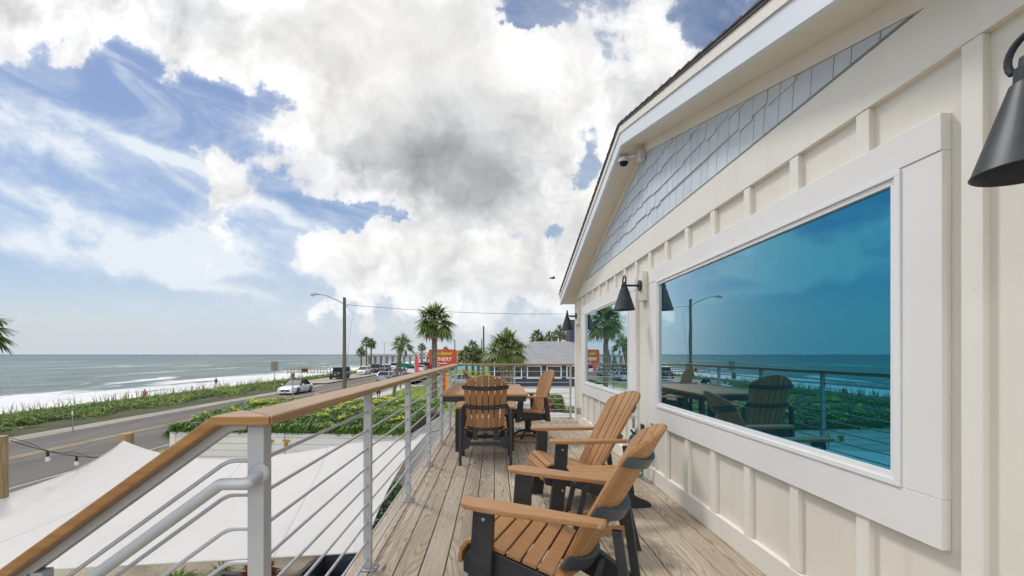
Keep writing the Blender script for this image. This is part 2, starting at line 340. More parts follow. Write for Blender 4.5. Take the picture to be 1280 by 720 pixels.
def build_world():
    w = bpy.data.worlds.new('World'); scene.world = w; w.cycles.sampling_method = 'MANUAL'; w.cycles.sample_map_resolution = 512; w.use_nodes = True
    nt = w.node_tree; nt.nodes.clear()
    out = nd(nt, 'ShaderNodeOutputWorld'); bg = nd(nt, 'ShaderNodeBackground'); bg.inputs['Strength'].default_value = .1
    L(nt, bg.outputs[0], out.inputs[0])
    sky = nd(nt, 'ShaderNodeTexSky'); sky.sky_type = 'NISHITA'; sky.sun_disc = False
    sky.sun_elevation = R(SUN_EL); sky.sun_rotation = R(SUN_AZ); sky.air_density = 1.0; sky.dust_density = .6; sky.ozone_density = 2.0
    tc = nd(nt, 'ShaderNodeTexCoord'); sp = nd(nt, 'ShaderNodeSeparateXYZ'); L(nt, tc.outputs['Generated'], sp.inputs[0])
    m = lambda op, a, b=None, c=None, cl=False: math_(nt, op, a, b, c, cl)
    x, y, z = sp.outputs
    yy = m('MAXIMUM', m('ABSOLUTE', y), .3)
    u0, v0 = m('DIVIDE', x, yy), m('DIVIDE', z, yy)
    def comb(a, b, c=0.0):
        n = nd(nt, 'ShaderNodeCombineXYZ')
        for i, q in enumerate((a, b, c)):
            if isinstance(q, (int, float)): n.inputs[i].default_value = q
            else: L(nt, q, n.inputs[i])
        return n.outputs[0]
    uv = comb(u0, m('ADD', v0, m('MULTIPLY', m('LESS_THAN', y, 0.0), 7.3)))
    def nz(vec, scale, detail, rough=.55, dist=0.0, color=False):
        n = nd(nt, 'ShaderNodeTexNoise'); n.noise_dimensions = '2D'; n.inputs['Scale'].default_value = scale; n.inputs['Detail'].default_value = detail
        n.inputs['Roughness'].default_value = rough; n.inputs['Distortion'].default_value = dist; L(nt, vec, n.inputs['Vector'])
        return n.outputs['Color'] if color else n.outputs['Fac']
    wn = nd(nt, 'ShaderNodeSeparateXYZ'); L(nt, nz(uv, 4.2, 6, .6, color=True), wn.inputs[0])
    wu = m('ADD', u0, m('MULTIPLY', m('SUBTRACT', wn.outputs[0], .5), .34))
    wv = m('ADD', v0, m('MULTIPLY', m('SUBTRACT', wn.outputs[1], .5), .26))
    su = m('ADD', u0, m('MULTIPLY', m('SUBTRACT', wn.outputs[0], .5), .10))
    sv = m('ADD', v0, m('MULTIPLY', m('SUBTRACT', wn.outputs[1], .5), .07))
    def blob(px, py, rx, ry, rot=0, amp=1.0, soft=False, k=2):
        a, b = (su, sv) if soft else (wu, wv)
        du, dv = m('SUBTRACT', a, (px-618)/550), m('SUBTRACT', b, (443-py)/550)
        c, s = math.cos(R(rot)), math.sin(R(rot))
        p = m('DIVIDE', m('ADD', m('MULTIPLY', du, c), m('MULTIPLY', dv, s)), rx/550)
        q = m('DIVIDE', m('SUBTRACT', m('MULTIPLY', dv, c), m('MULTIPLY', du, s)), ry/550)
        d2 = m('ADD', m('MULTIPLY', p, p), m('MULTIPLY', q, q))
        if k != 2: d2 = m('POWER', d2, k/2)
        return m('MULTIPLY', m('EXPONENT', m('MULTIPLY', d2, -1.0)), amp)
    def total(bl):
        r = bl[0]
        for q in bl[1:]: r = m('ADD', r, q)
        return r
    # heaps of cumulus: bearings and elevations of the big clouds and of the blue gaps between them
    D = total([
        blob(70, 14, 230, 76, -8, 1.0), blob(340, 15, 190, 92, -16, 1.1), blob(480, 80, 150, 110, -14, .9), blob(560, 190, 215, 130, -6, 1.05),
        blob(650, 60, 170, 100, 0, .7), blob(640, 325, 135, 62, 0, .85), blob(470, 335, 120, 38, 4, .62), blob(810, 90, 60, 110, -10, .75), blob(730, 280, 80, 90, 0, .6),
        blob(700, 130, 60, 70, 0, .4), blob(272, 205, 40, 62, 32, .62), blob(275, 300, 24, 44, 20, .45), blob(268, 262, 16, 16, 0, .35), blob(425, 387, 50, 11, 0, .5), blob(900, -120, 260, 90, 0, .6), blob(14, 85, 30, 24, 0, .5), blob(500, 375, 80, 14, 0, .35),
        blob(235, 135, 120, 40, -18, -.75), blob(85, 108, 60, 22, -12, -.5), blob(722, 195, 34, 66, -14, -1.05), blob(770, 60, 40, 26, -30, -.5), blob(440, 105, 26, 22, -40, -.35), blob(885, 15, 44, 48, 0, -.95), blob(650, 0, 46, 16, -20, -.75), blob(420, 282, 50, 26, 0, -.25),
        blob(680, 285, 44, 18, 0, -1.0), blob(590, 300, 40, 12, 0, -.9), blob(450, 282, 60, 18, -8, -.7), blob(690, 95, 26, 16, 20, -.6), blob(500, 60, 30, 12, -30, -.3), blob(110, 250, 210, 90, 0, -.35), blob(305, 130, 30, 26, 0, -.2),
    ])
    # everything well above the picture: broken cloud
    up = ramp(nt, v0, .95, 1.5)
    D = m('ADD', D, m('MULTIPLY', up, m('MULTIPLY', m('SUBTRACT', nz(uv, .9, 3), .36), 2.2)))
    fine = nz(uv, 6.0, 10, .62); mid = nz(uv, 2.6, 5, .5)
    def vor(vec, scale, detail=2.0, rough=.5):
        n = nd(nt, 'ShaderNodeTexVoronoi'); n.voronoi_dimensions = '2D'; n.feature = 'F1'; n.inputs['Scale'].default_value = scale
        n.inputs['Detail'].default_value = detail; n.inputs['Roughness'].default_value = rough; n.normalize = True; L(nt, vec, n.inputs['Vector']); return n.outputs['Distance']
    wuv = comb(m('ADD', u0, m('MULTIPLY', m('SUBTRACT', wn.outputs[0], .5), .10)), m('ADD', v0, m('MULTIPLY', m('SUBTRACT', wn.outputs[1], .5), .10)), 1.7)
    cell = vor(wuv, 8.5, 3.0, .55)
    n3 = m('ADD', m('MULTIPLY', m('SUBTRACT', fine, .5), 1.25), m('ADD', m('MULTIPLY', m('SUBTRACT', mid, .5), .7), m('MULTIPLY', m('SUBTRACT', .42, cell), .50)))
    T = m('ADD', D, n3)
    cov = m('MULTIPLY', m('ADD', m('MULTIPLY', ramp(nt, T, .36, .60), .72), m('MULTIPLY', ramp(nt, T, .12, .62), .28)), 1.0)
    cov = m('MULTIPLY', cov, m('ADD', .80, m('MULTIPLY', ramp(nt, T, .5, .9), .20)))
    # thickness gives the grey bases
    dark = total([blob(590, 195, 115, 66, -8, .95, True), blob(515, 236, 125, 42, -6, .8, True), blob(640, 230, 70, 42, 8, .35, True), blob(440, 195, 70, 34, -20, .45),
                  blob(30, 6, 170, 36, -4, .42), blob(290, 40, 110, 34, -14, .40), blob(210, 10, 160, 30, 0, .38), blob(620, 365, 110, 26, 0, .20), blob(560, 115, 60, 26, 0, .22), blob(770, 130, 30, 60, 0, .14), blob(480, 345, 60, 14, 0, .25), blob(790, 120, 50, 70, 0, .3), blob(740, 60, 60, 40, 0, .25), blob(700, 300, 60, 26, 0, .25), blob(560, 20, 70, 26, 0, .22)])
    dark = m('MULTIPLY', m('ADD', dark, .06), m('ADD', .18, m('MULTIPLY', nz(uv, 3.6, 8, .56), 1.25)), None, True)
    dark = m('MULTIPLY', dark, m('MULTIPLY', ramp(nt, T, .55, 1.1), 1.0))
    puff = nz(wuv, 9.0, 9, .6, .3)
    shade = m('ADD', m('MULTIPLY', m('SUBTRACT', puff, .54), 1.05), m('MULTIPLY', m('SUBTRACT', .46, vor(wuv, 6.0, 3.0, .5)), .62))
    body = ramp(nt, m('ADD', D, m('MULTIPLY', m('SUBTRACT', mid, .5), 1.1)), .9, 1.7)
    lum = m('MULTIPLY', CLOUD, m('ADD', 1.0, shade))
    wash = total([blob(510, 60, 190, 80, -10, 1.0, True), blob(650, 40, 120, 70, 0, .6, True)])
    lum = m('ADD', lum, m('MULTIPLY', m('SUBTRACT', CLOUD*1.12, lum), m('MULTIPLY', wash, .5, None, True)))
    lum = m('MULTIPLY', lum, m('SUBTRACT', 1.0, m('MULTIPLY', body, .12)))
    lum = m('MULTIPLY', lum, m('SUBTRACT', 1.0, m('MULTIPLY', dark, .54)))
    # the sun stands behind thin bright cloud high above the sea; the unseen sky round it, overhead and behind the camera is boosted as fill
    sdv = nd(nt, 'ShaderNodeVectorMath'); sdv.operation = 'DOT_PRODUCT'; L(nt, tc.outputs['Generated'], sdv.inputs[0]); sdv.inputs[1].default_value = sd
    sky_boost = m('ADD', m('MULTIPLY', ramp(nt, sdv.outputs['Value'], .90, 1.0), GLOW), m('ADD', m('MULTIPLY', ramp(nt, y, .30, -.35), BACK), m('MULTIPLY', ramp(nt, v0, .95, 1.7), UP)))
    lum = m('MULTIPLY', lum, m('ADD', 1.0, sky_boost))
    cc = nd(nt, 'ShaderNodeMix'); cc.data_type = 'RGBA'
    L(nt, dark, cc.inputs[0]); cc.inputs[6].default_value = (1.0,.99,.975,1); cc.inputs[7].default_value = (.97,.99,1.02,1)
    sc = nd(nt, 'ShaderNodeVectorMath'); sc.operation = 'SCALE'; L(nt, cc.outputs[2], sc.inputs[0]); L(nt, m('MULTIPLY', lum, 10.0), sc.inputs[3])
    # thin high streaks, mostly on the sea side
    c, s = math.cos(R(-22)), math.sin(R(-22))
    ru = m('ADD', m('MULTIPLY', u0, c), m('MULTIPLY', v0, s)); rv = m('SUBTRACT', m('MULTIPLY', v0, c), m('MULTIPLY', u0, s))
    cir = nz(comb(m('MULTIPLY', ru, 1.5), m('MULTIPLY', rv, 5.6), 3.1), 1.5, 8, .62, 1.1)
    cir = ramp(nt, cir, .40, .72)
    cir = m('MULTIPLY', cir, m('MULTIPLY', ramp(nt, u0, .1, -.45), ramp(nt, v0, .10, .30)))
    cm = m('ADD', m('MULTIPLY', cir, .42), total([
        blob(240, 215, 215, 9, -25, .75, True), blob(330, 258, 130, 6, -26, .6, True), blob(110, 175, 130, 22, -22, .32, True), blob(75, 316, 120, 11, -11, .95, True), blob(120, 282, 150, 13, -24, .75, True), blob(215, 320, 80, 12, -12, .85, True), blob(255, 305, 46, 24, 10, .95), blob(205, 330, 60, 16, -6, .7), blob(95, 285, 26, 16, 0, .55),
        blob(255, 338, 70, 7, -3, .9, True), blob(245, 358, 80, 7, -10, .7, True), blob(30, 190, 70, 24, -10, .35), blob(110, 215, 50, 18, -18, .42), blob(280, 325, 60, 16, 0, .4), blob(330, 310, 150, 40, -20, .18), blob(370, 160, 50, 34, 0, .35), blob(640, 395, 260, 40, 0, .35, True), blob(40, 190, 130, 46, -10, .30), blob(250, 395, 260, 30, 0, .22, True), blob(740, 120, 170, 190, 0, .42, True)]))
    cm = m('MULTIPLY', cm, m('ADD', -.05, m('MULTIPLY', nz(comb(m('MULTIPLY', u0, .55), m('ADD', v0, m('MULTIPLY', u0, .18))), 17, 8, .66), 2.05)), None, True)
    bs = nd(nt, 'ShaderNodeVectorMath'); bs.operation = 'MULTIPLY'; L(nt, sky.outputs[0], bs.inputs[0]); bs.inputs[1].default_value = SKYGAIN
    hz = m('EXPONENT', m('MULTIPLY', m('MAXIMUM', v0, 0.0), -8.5))
    base = mixc(nt, m('MULTIPLY', hz, .88), bs.outputs[0], tuple(10*q for q in HORIZON))
    base = mixc(nt, m('MULTIPLY', cm, .95), base, tuple(10*q for q in CIRRUS))
    full = mixc(nt, cov, base, sc.outputs[0]); full = mixc(nt, m('MULTIPLY', m('EXPONENT', m('MULTIPLY', m('MAXIMUM', v0, 0.0), -11.0)), .75), full, tuple(10*q*1.12 for q in HORIZON))
    full = mixc(nt, m('MULTIPLY', ramp(nt, z, 0.0, -.02), 1.0), full, tuple(10*q for q in (.35,.38,.38)))
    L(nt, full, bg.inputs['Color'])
build_world()

# ------------------------------------------------------------------ deck
DX0, DX1, DY0, DY1 = -.86, 1.555, -2.2, 8.78
b = MB(); x = DX0; screws = MB()
while x < DX1 - .01:
    x1 = min(x+.1395, DX1); y = DY0
    while y < DY1 - .01:
        y1 = min(DY1, y + rnd.uniform(3.0, 4.9)) if y + 2.2 < DY1 else DY1
        if DY1-y1 < .9: y1 = DY1
        b.val = rnd.random(); dz = rnd.uniform(-.0012, .0012)
        b.box(((x+x1)/2, (y+y1)/2, -.0135+dz), (x1-x-.0025, y1-y-.003, .027))
        yy = y+.03
        while yy < y1:
            for xx in (x+.028, x1-.03):
                screws.lathe([(.0042, .0003), (.0042, .0009)], (xx+rnd.uniform(-.004,.004), yy+rnd.uniform(-.008,.008), dz), 8)
            yy += .406 if yy + .406 < y1 else max(.02, y1-.03-yy)
        y = y1
    x = x1 + .004
deck = b.build('deck_floor', M['deck'], bevel=.004); tag(deck, kind='structure')
sc_ = screws.build('screw_heads', M['rubber'], deck); sc_['kind'] = 'stuff'
j = MB()
for k in range(28): j.box(((DX0+DX1)/2, DY0+.03+k*.4, -.13), (DX1-DX0-.08, .038, .19))
j.box((DX0+.02, (DY0+DY1)/2, -.13), (.038, DY1-DY0, .19)); j.box(((DX0+DX1)/2, DY1-.02, -.13), (DX1-DX0-.1, .036, .19))
j.build('deck_joists', M['pole'], deck)
for yy in (-1.5, 1.4, 4.6, 8.4):
    q = MB(); q.box((DX0+.12, yy, (GZ-.23)/2), (.14, .14, -GZ-.23)); q.build('deck_support', M['pole'], deck)

# ------------------------------------------------------------------ house
HL = Vector((1.56, 4.45, GZ))
house = thing('beach_house', 'cream board and batten house with two picture windows and a blue shingled gable', 'house', HL)
def hb(): q = MB(); q.T = Matrix.Translation(-HL); return q
WX = 1.56; HY0, HY1 = .45, 8.30; PY = 4.46; SL = .28
q = hb(); q.prism([(HY0,GZ),(HY1,GZ),(HY1,2.40),(PY,3.40),(HY0,2.40)], 'x', WX, WX+.16)
q.box((4.6, HY1-.08, -.1), (5.75, .16, 5.0)); q.box((4.6, HY0+.08, -.1), (5.75, .16, 5.0)); q.prism([(HY0,GZ),(HY1,GZ),(HY1,2.40),(PY,3.40),(HY0,2.40)], 'x', 7.45, 7.6)
q.build('wall', M['cream'], house)
q = hb(); q.box((1.5475, (HY0+HY1)/2, .073), (.036, HY1-HY0, .14)); q.box((1.5535, (HY0+HY1)/2, 2.374), (.046, HY1-HY0+.01, .222))
q.each('trim_board', M['creamtrim'], house, bevel=.002)
wins = [(1.638, 4.044, 1.44, 4.275), (4.99, 7.33, 4.70, 7.66)]
yb = 1.745-.4215*3
q = hb()
while yb < HY1-.05:
    y0, y1 = yb, yb+.064; inside = any(w[2]-.07 < y0 and y1 < w[3]+.07 for w in wins)
    part = any(not (y1 < w[2] or y0 > w[3]) for w in wins)
    for z0, z1 in ([(.144, .60), (2.05, 2.262)] if part else [(.144, 2.262)]):
        q.box((1.5475, (y0+y1)/2, (z0+z1)/2), (.026, y1-y0, z1-z0))
    yb += .4215
q.box((1.545, HY1-.035, 1.2), (.04, .09, 2.12)); q.box((1.545, HY0+.035, 1.2), (.04, .09, 2.12))
q.each('batten', M['creamtrim'], house, bevel=.0015)
for gy0, gy1, ty0, ty1 in wins:
    q = hb(); z0, z1, tz0, tz1 = .80, 1.90, .58, 2.075; fw = .048
    for (a, c_, e, g) in ((ty0, ty1, gy1+0, 0), ):
        pass
    q.box((1.541, (ty0+ty1)/2, (tz0+z0-fw)/2), (.036, ty1-ty0, z0-fw-tz0)); q.box((1.540, (ty0+ty1)/2, (tz1+z1+fw)/2), (.040, ty1-ty0, tz1-z1-fw))
    q.box((1.542, (ty0+gy0-fw)/2, (z0+z1)/2), (.036, gy0-fw-ty0, z1-z0+2*fw-.002)); q.box((1.542, (ty1+gy1+fw)/2, (z0+z1)/2), (.036, ty1-gy1-fw, z1-z0+2*fw-.002))
    w = q.build('window', M['white'], house, bevel=.002)
    q = hb()
    for dx, a0, a1 in ((.030, 0, fw*.5), (.040, fw*.5, fw)):
        for yy0, yy1, zz0, zz1 in ((gy0-a1, gy1+a1, z0-a1, z0-a0), (gy0-a1, gy1+a1, z1+a0, z1+a1), (gy0-a1, gy0-a0, z0-a0, z1+a0), (gy1+a0, gy1+a1, z0-a0, z1+a0)):
            q.box((1.556-dx/2, (yy0+yy1)/2, (zz0+zz1)/2), (dx, yy1-yy0, zz1-zz0))
    q.build('frame', M['vinyl'], w, bevel=.002)
    q = hb(); q.box((1.546, (gy0+gy1)/2, (z0+z1)/2), (.008, gy1-gy0+.004, z1-z0+.004)); q.build('pane', M['glass'], w)
# gable shingles: staggered shakes clipped to the triangle
def clip(poly, a, bb, c):       # keep a*y+b*z<=c
    o = []
    for i in range(len(poly)):
        p, n = poly[i], poly[(i+1)%len(poly)]; dp = a*p[0]+bb*p[1]-c; dn = a*n[0]+bb*n[1]-c
        if dp <= 0: o.append(p)
        if dp*dn < 0: t = dp/(dp-dn); o.append((p[0]+(n[0]-p[0])*t, p[1]+(n[1]-p[1])*t))
    return o
q = hb(); zb = 2.503; AP = zb+.283*2.885
for r in range(7):
    y = 1.45 - rnd.random()*.2
    while y < 7.5:
        wd = rnd.choice((.10,.115,.13,.145,.165)); st = .022 if rnd.random() < .5 else 0
        z0 = zb+r*.148+(st if r else 0); z1 = zb+(r+1)*.148+.05
        poly = [(y+.003,z0),(y+wd-.003,z0),(y+wd-.003,z1),(y+.003,z1)]
        for a, bb, c in ((0.283,1,AP+.283*4.46),(-.283,1,AP-.283*4.46)):
            if poly: poly = clip(poly, a, bb, c)
        if len(poly) > 2:
            q.val = rnd.random(); t0 = 1.556-.010-rnd.random()*.003-.0
            pb = [(WX-.001-.004*r/6, p[0], p[1]) for p in poly]
            # each shake leans out at its butt
            pt = [(1.549-.015*max(0,1-(p[1]-z0)/.2)-rnd.random()*.0003, p[0], p[1]) for p in poly]
            q.hexa(pt, pb)
        y += wd
q.build('gable_shingles', M['shingle'], house, recalc=True)
q = hb()        # backing and rake trim
for s in (1, -1):
    Y0, Y1 = PY, PY+s*4.0
    q.prism([(PY, AP+.003), (PY+s*2.90, AP+.003-.283*2.90), (PY+s*3.75, AP+.003-.283*3.75), (PY+s*3.75, AP+.17-.283*3.75), (PY, AP+.17)], 'x', 1.5325, 1.57)
q.build('rake_trim', M['creamtrim'], house)
RX = 1.29; ZB = 3.39
def rake(y, dz): return ZB+dz-SL*abs(y-PY)
for nm, mt, x0, x1, z0, z1, ov in (('fascia', 'fascia', RX, RX+.035, 0, .125, 0), ('rake_strip', 'creamtrim', RX-.012, RX+.03, .128, .195, 0), ('soffit', 'cream', RX+.037, 1.60, .012, .03, 0), ('roof', 'roofdark', RX-.022, 7.9, .197, .213, .03)):
    q = hb(); e0, e1 = .28-ov, 8.62+ov
    for s, e in ((1, e1), (-1, e0)):
        q.prism([(PY, ZB+z0), (e, rake(e, z0)), (e, rake(e, z1)), (PY, ZB+z1)], 'x', x0, x1)
    if nm == 'roof':
        for s, e in ((1, e1), (-1, e0)):        # shingle courses show as small steps along the edge
            yy = PY
            while abs(yy-PY) < abs(e-PY)-.16:
                ya, yb2 = yy, yy+s*.15
                q.prism([(ya, rake(ya,.215)), (yb2, rake(yb2,.215)), (yb2, rake(yb2,.229)), (ya, rake(ya,.2165))], 'x', RX-.03, 7.9); yy = yb2
    q.build(nm, M[mt], house)
q = hb()        # level eaves behind the rakes
for yy, e in ((8.60, 8.30), (.30, .45)):
    q.box((4.6, (yy+e)/2, rake(yy,.10)), (6.4, abs(yy-e), .02)); q.box((4.6, yy, rake(yy, .13)), (6.4, .02, .13))
q.each('eave', M['fascia'], house)

def lamp(i, y, lbl):
    t = thing('wall_lamp', lbl, 'wall lamp', (1.52, y, 1.962), 0, 'barn lamps along the house wall')
    q = MB(); q.box((.0155, 0, -.01), (.048, .13, .30)); q.build('mounting_block', M['creamtrim'], t, bevel=.003)
    q = MB(); q.lathe([(.042, 0), (.055, -.006), (.055, -.02), (.0, -.024)][::-1], (-.009+.0,0,0), 24, 'x'); q.build('wall_plate', M['lamp'], t, smooth=True)
    q = MB(); q.tube([(-.02,0,0), (-.085,0,0), (-.165,0,.0)], .011, 10); q.tube([(-.18, -.052*math.cos(a), .045+.052*math.sin(a)) if True else 0 for a in [R(d) for d in range(-38, 219, 16)]], .0085, 10)
    q.build('arm', M['lamp'], t, smooth=True)
    q = MB(); c = (-.18, 0, 0)
    q.lathe([(.0,.034),(.022,.034),(.024,.01),(.031,.008),(.033,-.03),(.040,-.034),(.108,-.245),(.112,-.252),(.109,-.254),(.104,-.248),(.036,-.038),(.0,-.036)], c, 40, cap=False)
    s = q.build('shade', M['lamp'], t, smooth=True)
    q = MB(); q.lathe([(0,-.045),(.014,-.05),(.016,-.09),(.030,-.13),(.026,-.165),(.0,-.18)], c, 20, cap=False); q.build('bulb', M['glassbulb'], t, smooth='full')
lamp(0, 1.045, 'nearest charcoal cone lamp on the wall, cut off by the picture edge')
lamp(1, 4.495, 'charcoal cone lamp with loop top between the two picture windows')
lamp(2, 8.06, 'charcoal cone lamp at the far corner of the house beyond the small window')

t = thing('security_camera', 'small white dome security camera under the gable peak', 'security camera', (1.45, 4.52, 3.29))
q = MB(); q.box((.055, -.06, .0), (.06, .09, .11)); q.build('junction_box', M['whiteplastic'], t, bevel=.006)
q = MB(); q.tube([(.03,-.02,.02), (-.05,.06,.035), (-.08,.09,.035)], .016, 10); q.lathe([(.0,.05),(.04,.048),(.056,.03),(.058,.0),(.05,-.006),(0,-.006)], (-.08,.09,0), 24, cap=False); q.build('housing', M['whiteplastic'], t, smooth=True)
q = MB(); q.lathe([(.046,-.006),(.043,-.022),(.03,-.04),(.0,-.048)], (-.08,.09,0), 24, cap=False); q.build('dome', M['carglass'], t, smooth='full')
t = thing('outlet_box', 'small grey weatherproof outlet box low on the wall near the far corner', 'outlet', (1.515, 7.86, .235))
q = MB(); q.box((0,0,0), (.05, .085, .13)); q.build('box', M['plastic'], t, bevel=.008); q = MB(); q.box((-.033, 0, .005), (.016, .075, .105)); q.build('cover', M['plastic'], t, bevel=.006)

# ------------------------------------------------------------------ railings
PX = -.738; ys = [1.415 + 1.187*k for k in range(6)] + [8.58]
RODZ = [.062 + .1068*k for k in range(9)]
rail = thing('deck_railing', 'long silver steel railing with timber cap along the sea side of the deck', 'railing', (PX, 5.0, 0), 0, None)
def rb(o): q = MB(); q.T = Matrix.Translation(-o.location); return q
def railpost(o, x, y, w=.045, d=.032, top=1.028, corner=False):
    q = rb(o); q.box((x, y, (top+.008)/2), (w, d, top-.008)); p = q.build('post', M['steel'], o, bevel=.003)
    q = rb(o); q.box((x, y, .005), (.105, .085, .010))
    b_ = q.build('base_plate', M['zinc'], p, bevel=.002)
    q = rb(o)
    for i in (-1,1):
        for j_ in (-1,1): q.lathe([(.012,.010),(.012,.013),(.0085,.0135),(.0085,.021),(0,.022)], (x+i*.037, y+j_*.028, 0), 8, cap=False)
    q.each('anchor_bolt', M['bolt'], p)
for i, y in enumerate(ys): railpost(rail, PX, y, .05 if i == 0 else .045, .05 if i == 0 else .03)
for z in RODZ:
    q = rb(rail); q.tube([(PX, 1.40, z), (PX, 8.58, z)], .0066, 10); q.build('rod', M['steel'], rail, smooth=True)
q = rb(rail); q.box((PX, 5.0, 1.0315), (.06, 7.22, .007)); q.build('cap_plate', M['steel'], rail)
CW = .07
q = rb(rail); q.prism([(PX-CW, 1.415+CW*.98), (PX-CW, 8.58+CW), (PX+CW, 8.58-CW), (PX+CW, 1.415-CW*.98)], 'z', 1.036, 1.066); q.build('cap_rail', M['cap'], rail, bevel=.006, seg=3)
rail2 = thing('deck_railing', 'short silver steel railing with timber cap across the far end of the deck', 'railing', (.4, 8.58, 0))
for x in (.39, 1.49): railpost(rail2, x, 8.58, .03, .045)
for z in RODZ:
    q = rb(rail2); q.tube([(PX+.02, 8.58, z), (1.49, 8.58, z)], .0066, 10); q.build('rod', M['steel'], rail2, smooth=True)
q = rb(rail2); q.box((.40, 8.58, 1.0315), (2.2, .06, .007)); q.build('cap_plate', M['steel'], rail2)
q = rb(rail2); q.prism([(PX-CW+.003, 8.58+CW), (1.525, 8.58+CW), (1.525, 8.58-CW), (PX+CW+.003, 8.58-CW)], 'z', 1.036, 1.066); q.build('cap_rail', M['cap'], rail2, bevel=.006, seg=3)
# stair railing: turns left at the corner post and runs down the flight
SY = 1.415; BX = -.842; TS = .735
sr = thing('stair_railing', 'sloping silver stair railing with oiled timber cap and a thick round grab bar', 'railing', (-1.4, SY, -.4))
LOW = -2.9
def sl(x, z): return z + TS*(x-BX) if x < BX else z
q = rb(sr); c0 = math.sqrt(1+TS*TS)
th = .030
q.prism([(PX+CW*.9, 1.066), (BX, 1.066), (LOW, sl(LOW, 1.066)), (LOW, sl(LOW, 1.066-th*c0)), (BX+.012, 1.036), (PX+CW*.9, 1.036)], 'y', SY-CW, SY+CW)
# mitre against the deck cap
me = None
o = q.build('cap_rail', M['cap_stair'], sr, bevel=.006, seg=3)
import bmesh as _bm
bm_ = _bm.new(); bm_.from_mesh(o.data)
for v_ in bm_.verts:
    if v_.co.x + sr.location.x > PX: v_.co.x = (PX - CW - .003 if v_.co.y > 0 else PX + CW - .003) - sr.location.x
bm_.to_mesh(o.data); bm_.free()
q = rb(sr); q.prism([(PX-.03, 1.034), (BX+.01, 1.034), (LOW, sl(LOW, 1.066-th*c0)), (LOW, sl(LOW, 1.066-th*c0-.03)), (BX+.02, 1.012), (PX-.03, 1.018)], 'y', SY-.02, SY+.02); q.build('cap_plate', M['steel'], sr)
for z in RODZ:
    q = rb(sr); pts = [(PX-.02, SY, z), (BX+.03, SY, z), (BX+.01, SY, z-.003), (BX-.012, SY, z-.014), (LOW, SY, sl(LOW, z))]; q.tube(pts, .0066, 10); q.build('rod', M['steel'], sr, smooth=True)
for x in (-1.40, -2.5):
    q = rb(sr); zt = sl(x, .995); q.box((x, SY, (zt+sl(x,-.35))/2), (.045, .04, zt-sl(x,-.35))); q.build('post', M['steel'], sr, bevel=.003)
GY = SY-.080
q = rb(sr); q.tube([(PX+.014, SY-.024, .884), (-.730, GY+.004, .868), (-.736, GY, .866), (-.806, GY, .866), (-.815, GY, .862), (LOW, GY, .862+TS*(LOW+.815))], .0175, 16)
q.lathe([(.03, 0), (.03, -.005), (.024, -.012), (0, -.012)][::-1], (PX+.014, SY-.025, .884), 20, 'y', cap=False); q.build('grab_bar', M['steel'], sr, smooth=True)
st = thing('wooden_stairs', 'weathered timber flight of stairs running down from the deck towards the sea', 'stairs', (-.9, .7, GZ))
for k in range(13):
    q = rb(st); q.val = rnd.random(); q.box((DX0-.13-k*.255, .72, -.19*(k+1)-.02), (.28, 1.3, .036)); q.build('tread', M['deck'], st, bevel=.003)
for yy in (.08, 1.36):
    q = rb(st); q.prism([(DX0-.002, -.04), (DX0-.002-.255*13.2, -.04-.19*13.2), (DX0-.002-.255*12.6, GZ), (DX0-.002, -.36)], 'y', yy-.02, yy+.02); q.build('stringer', M['pole'], st)
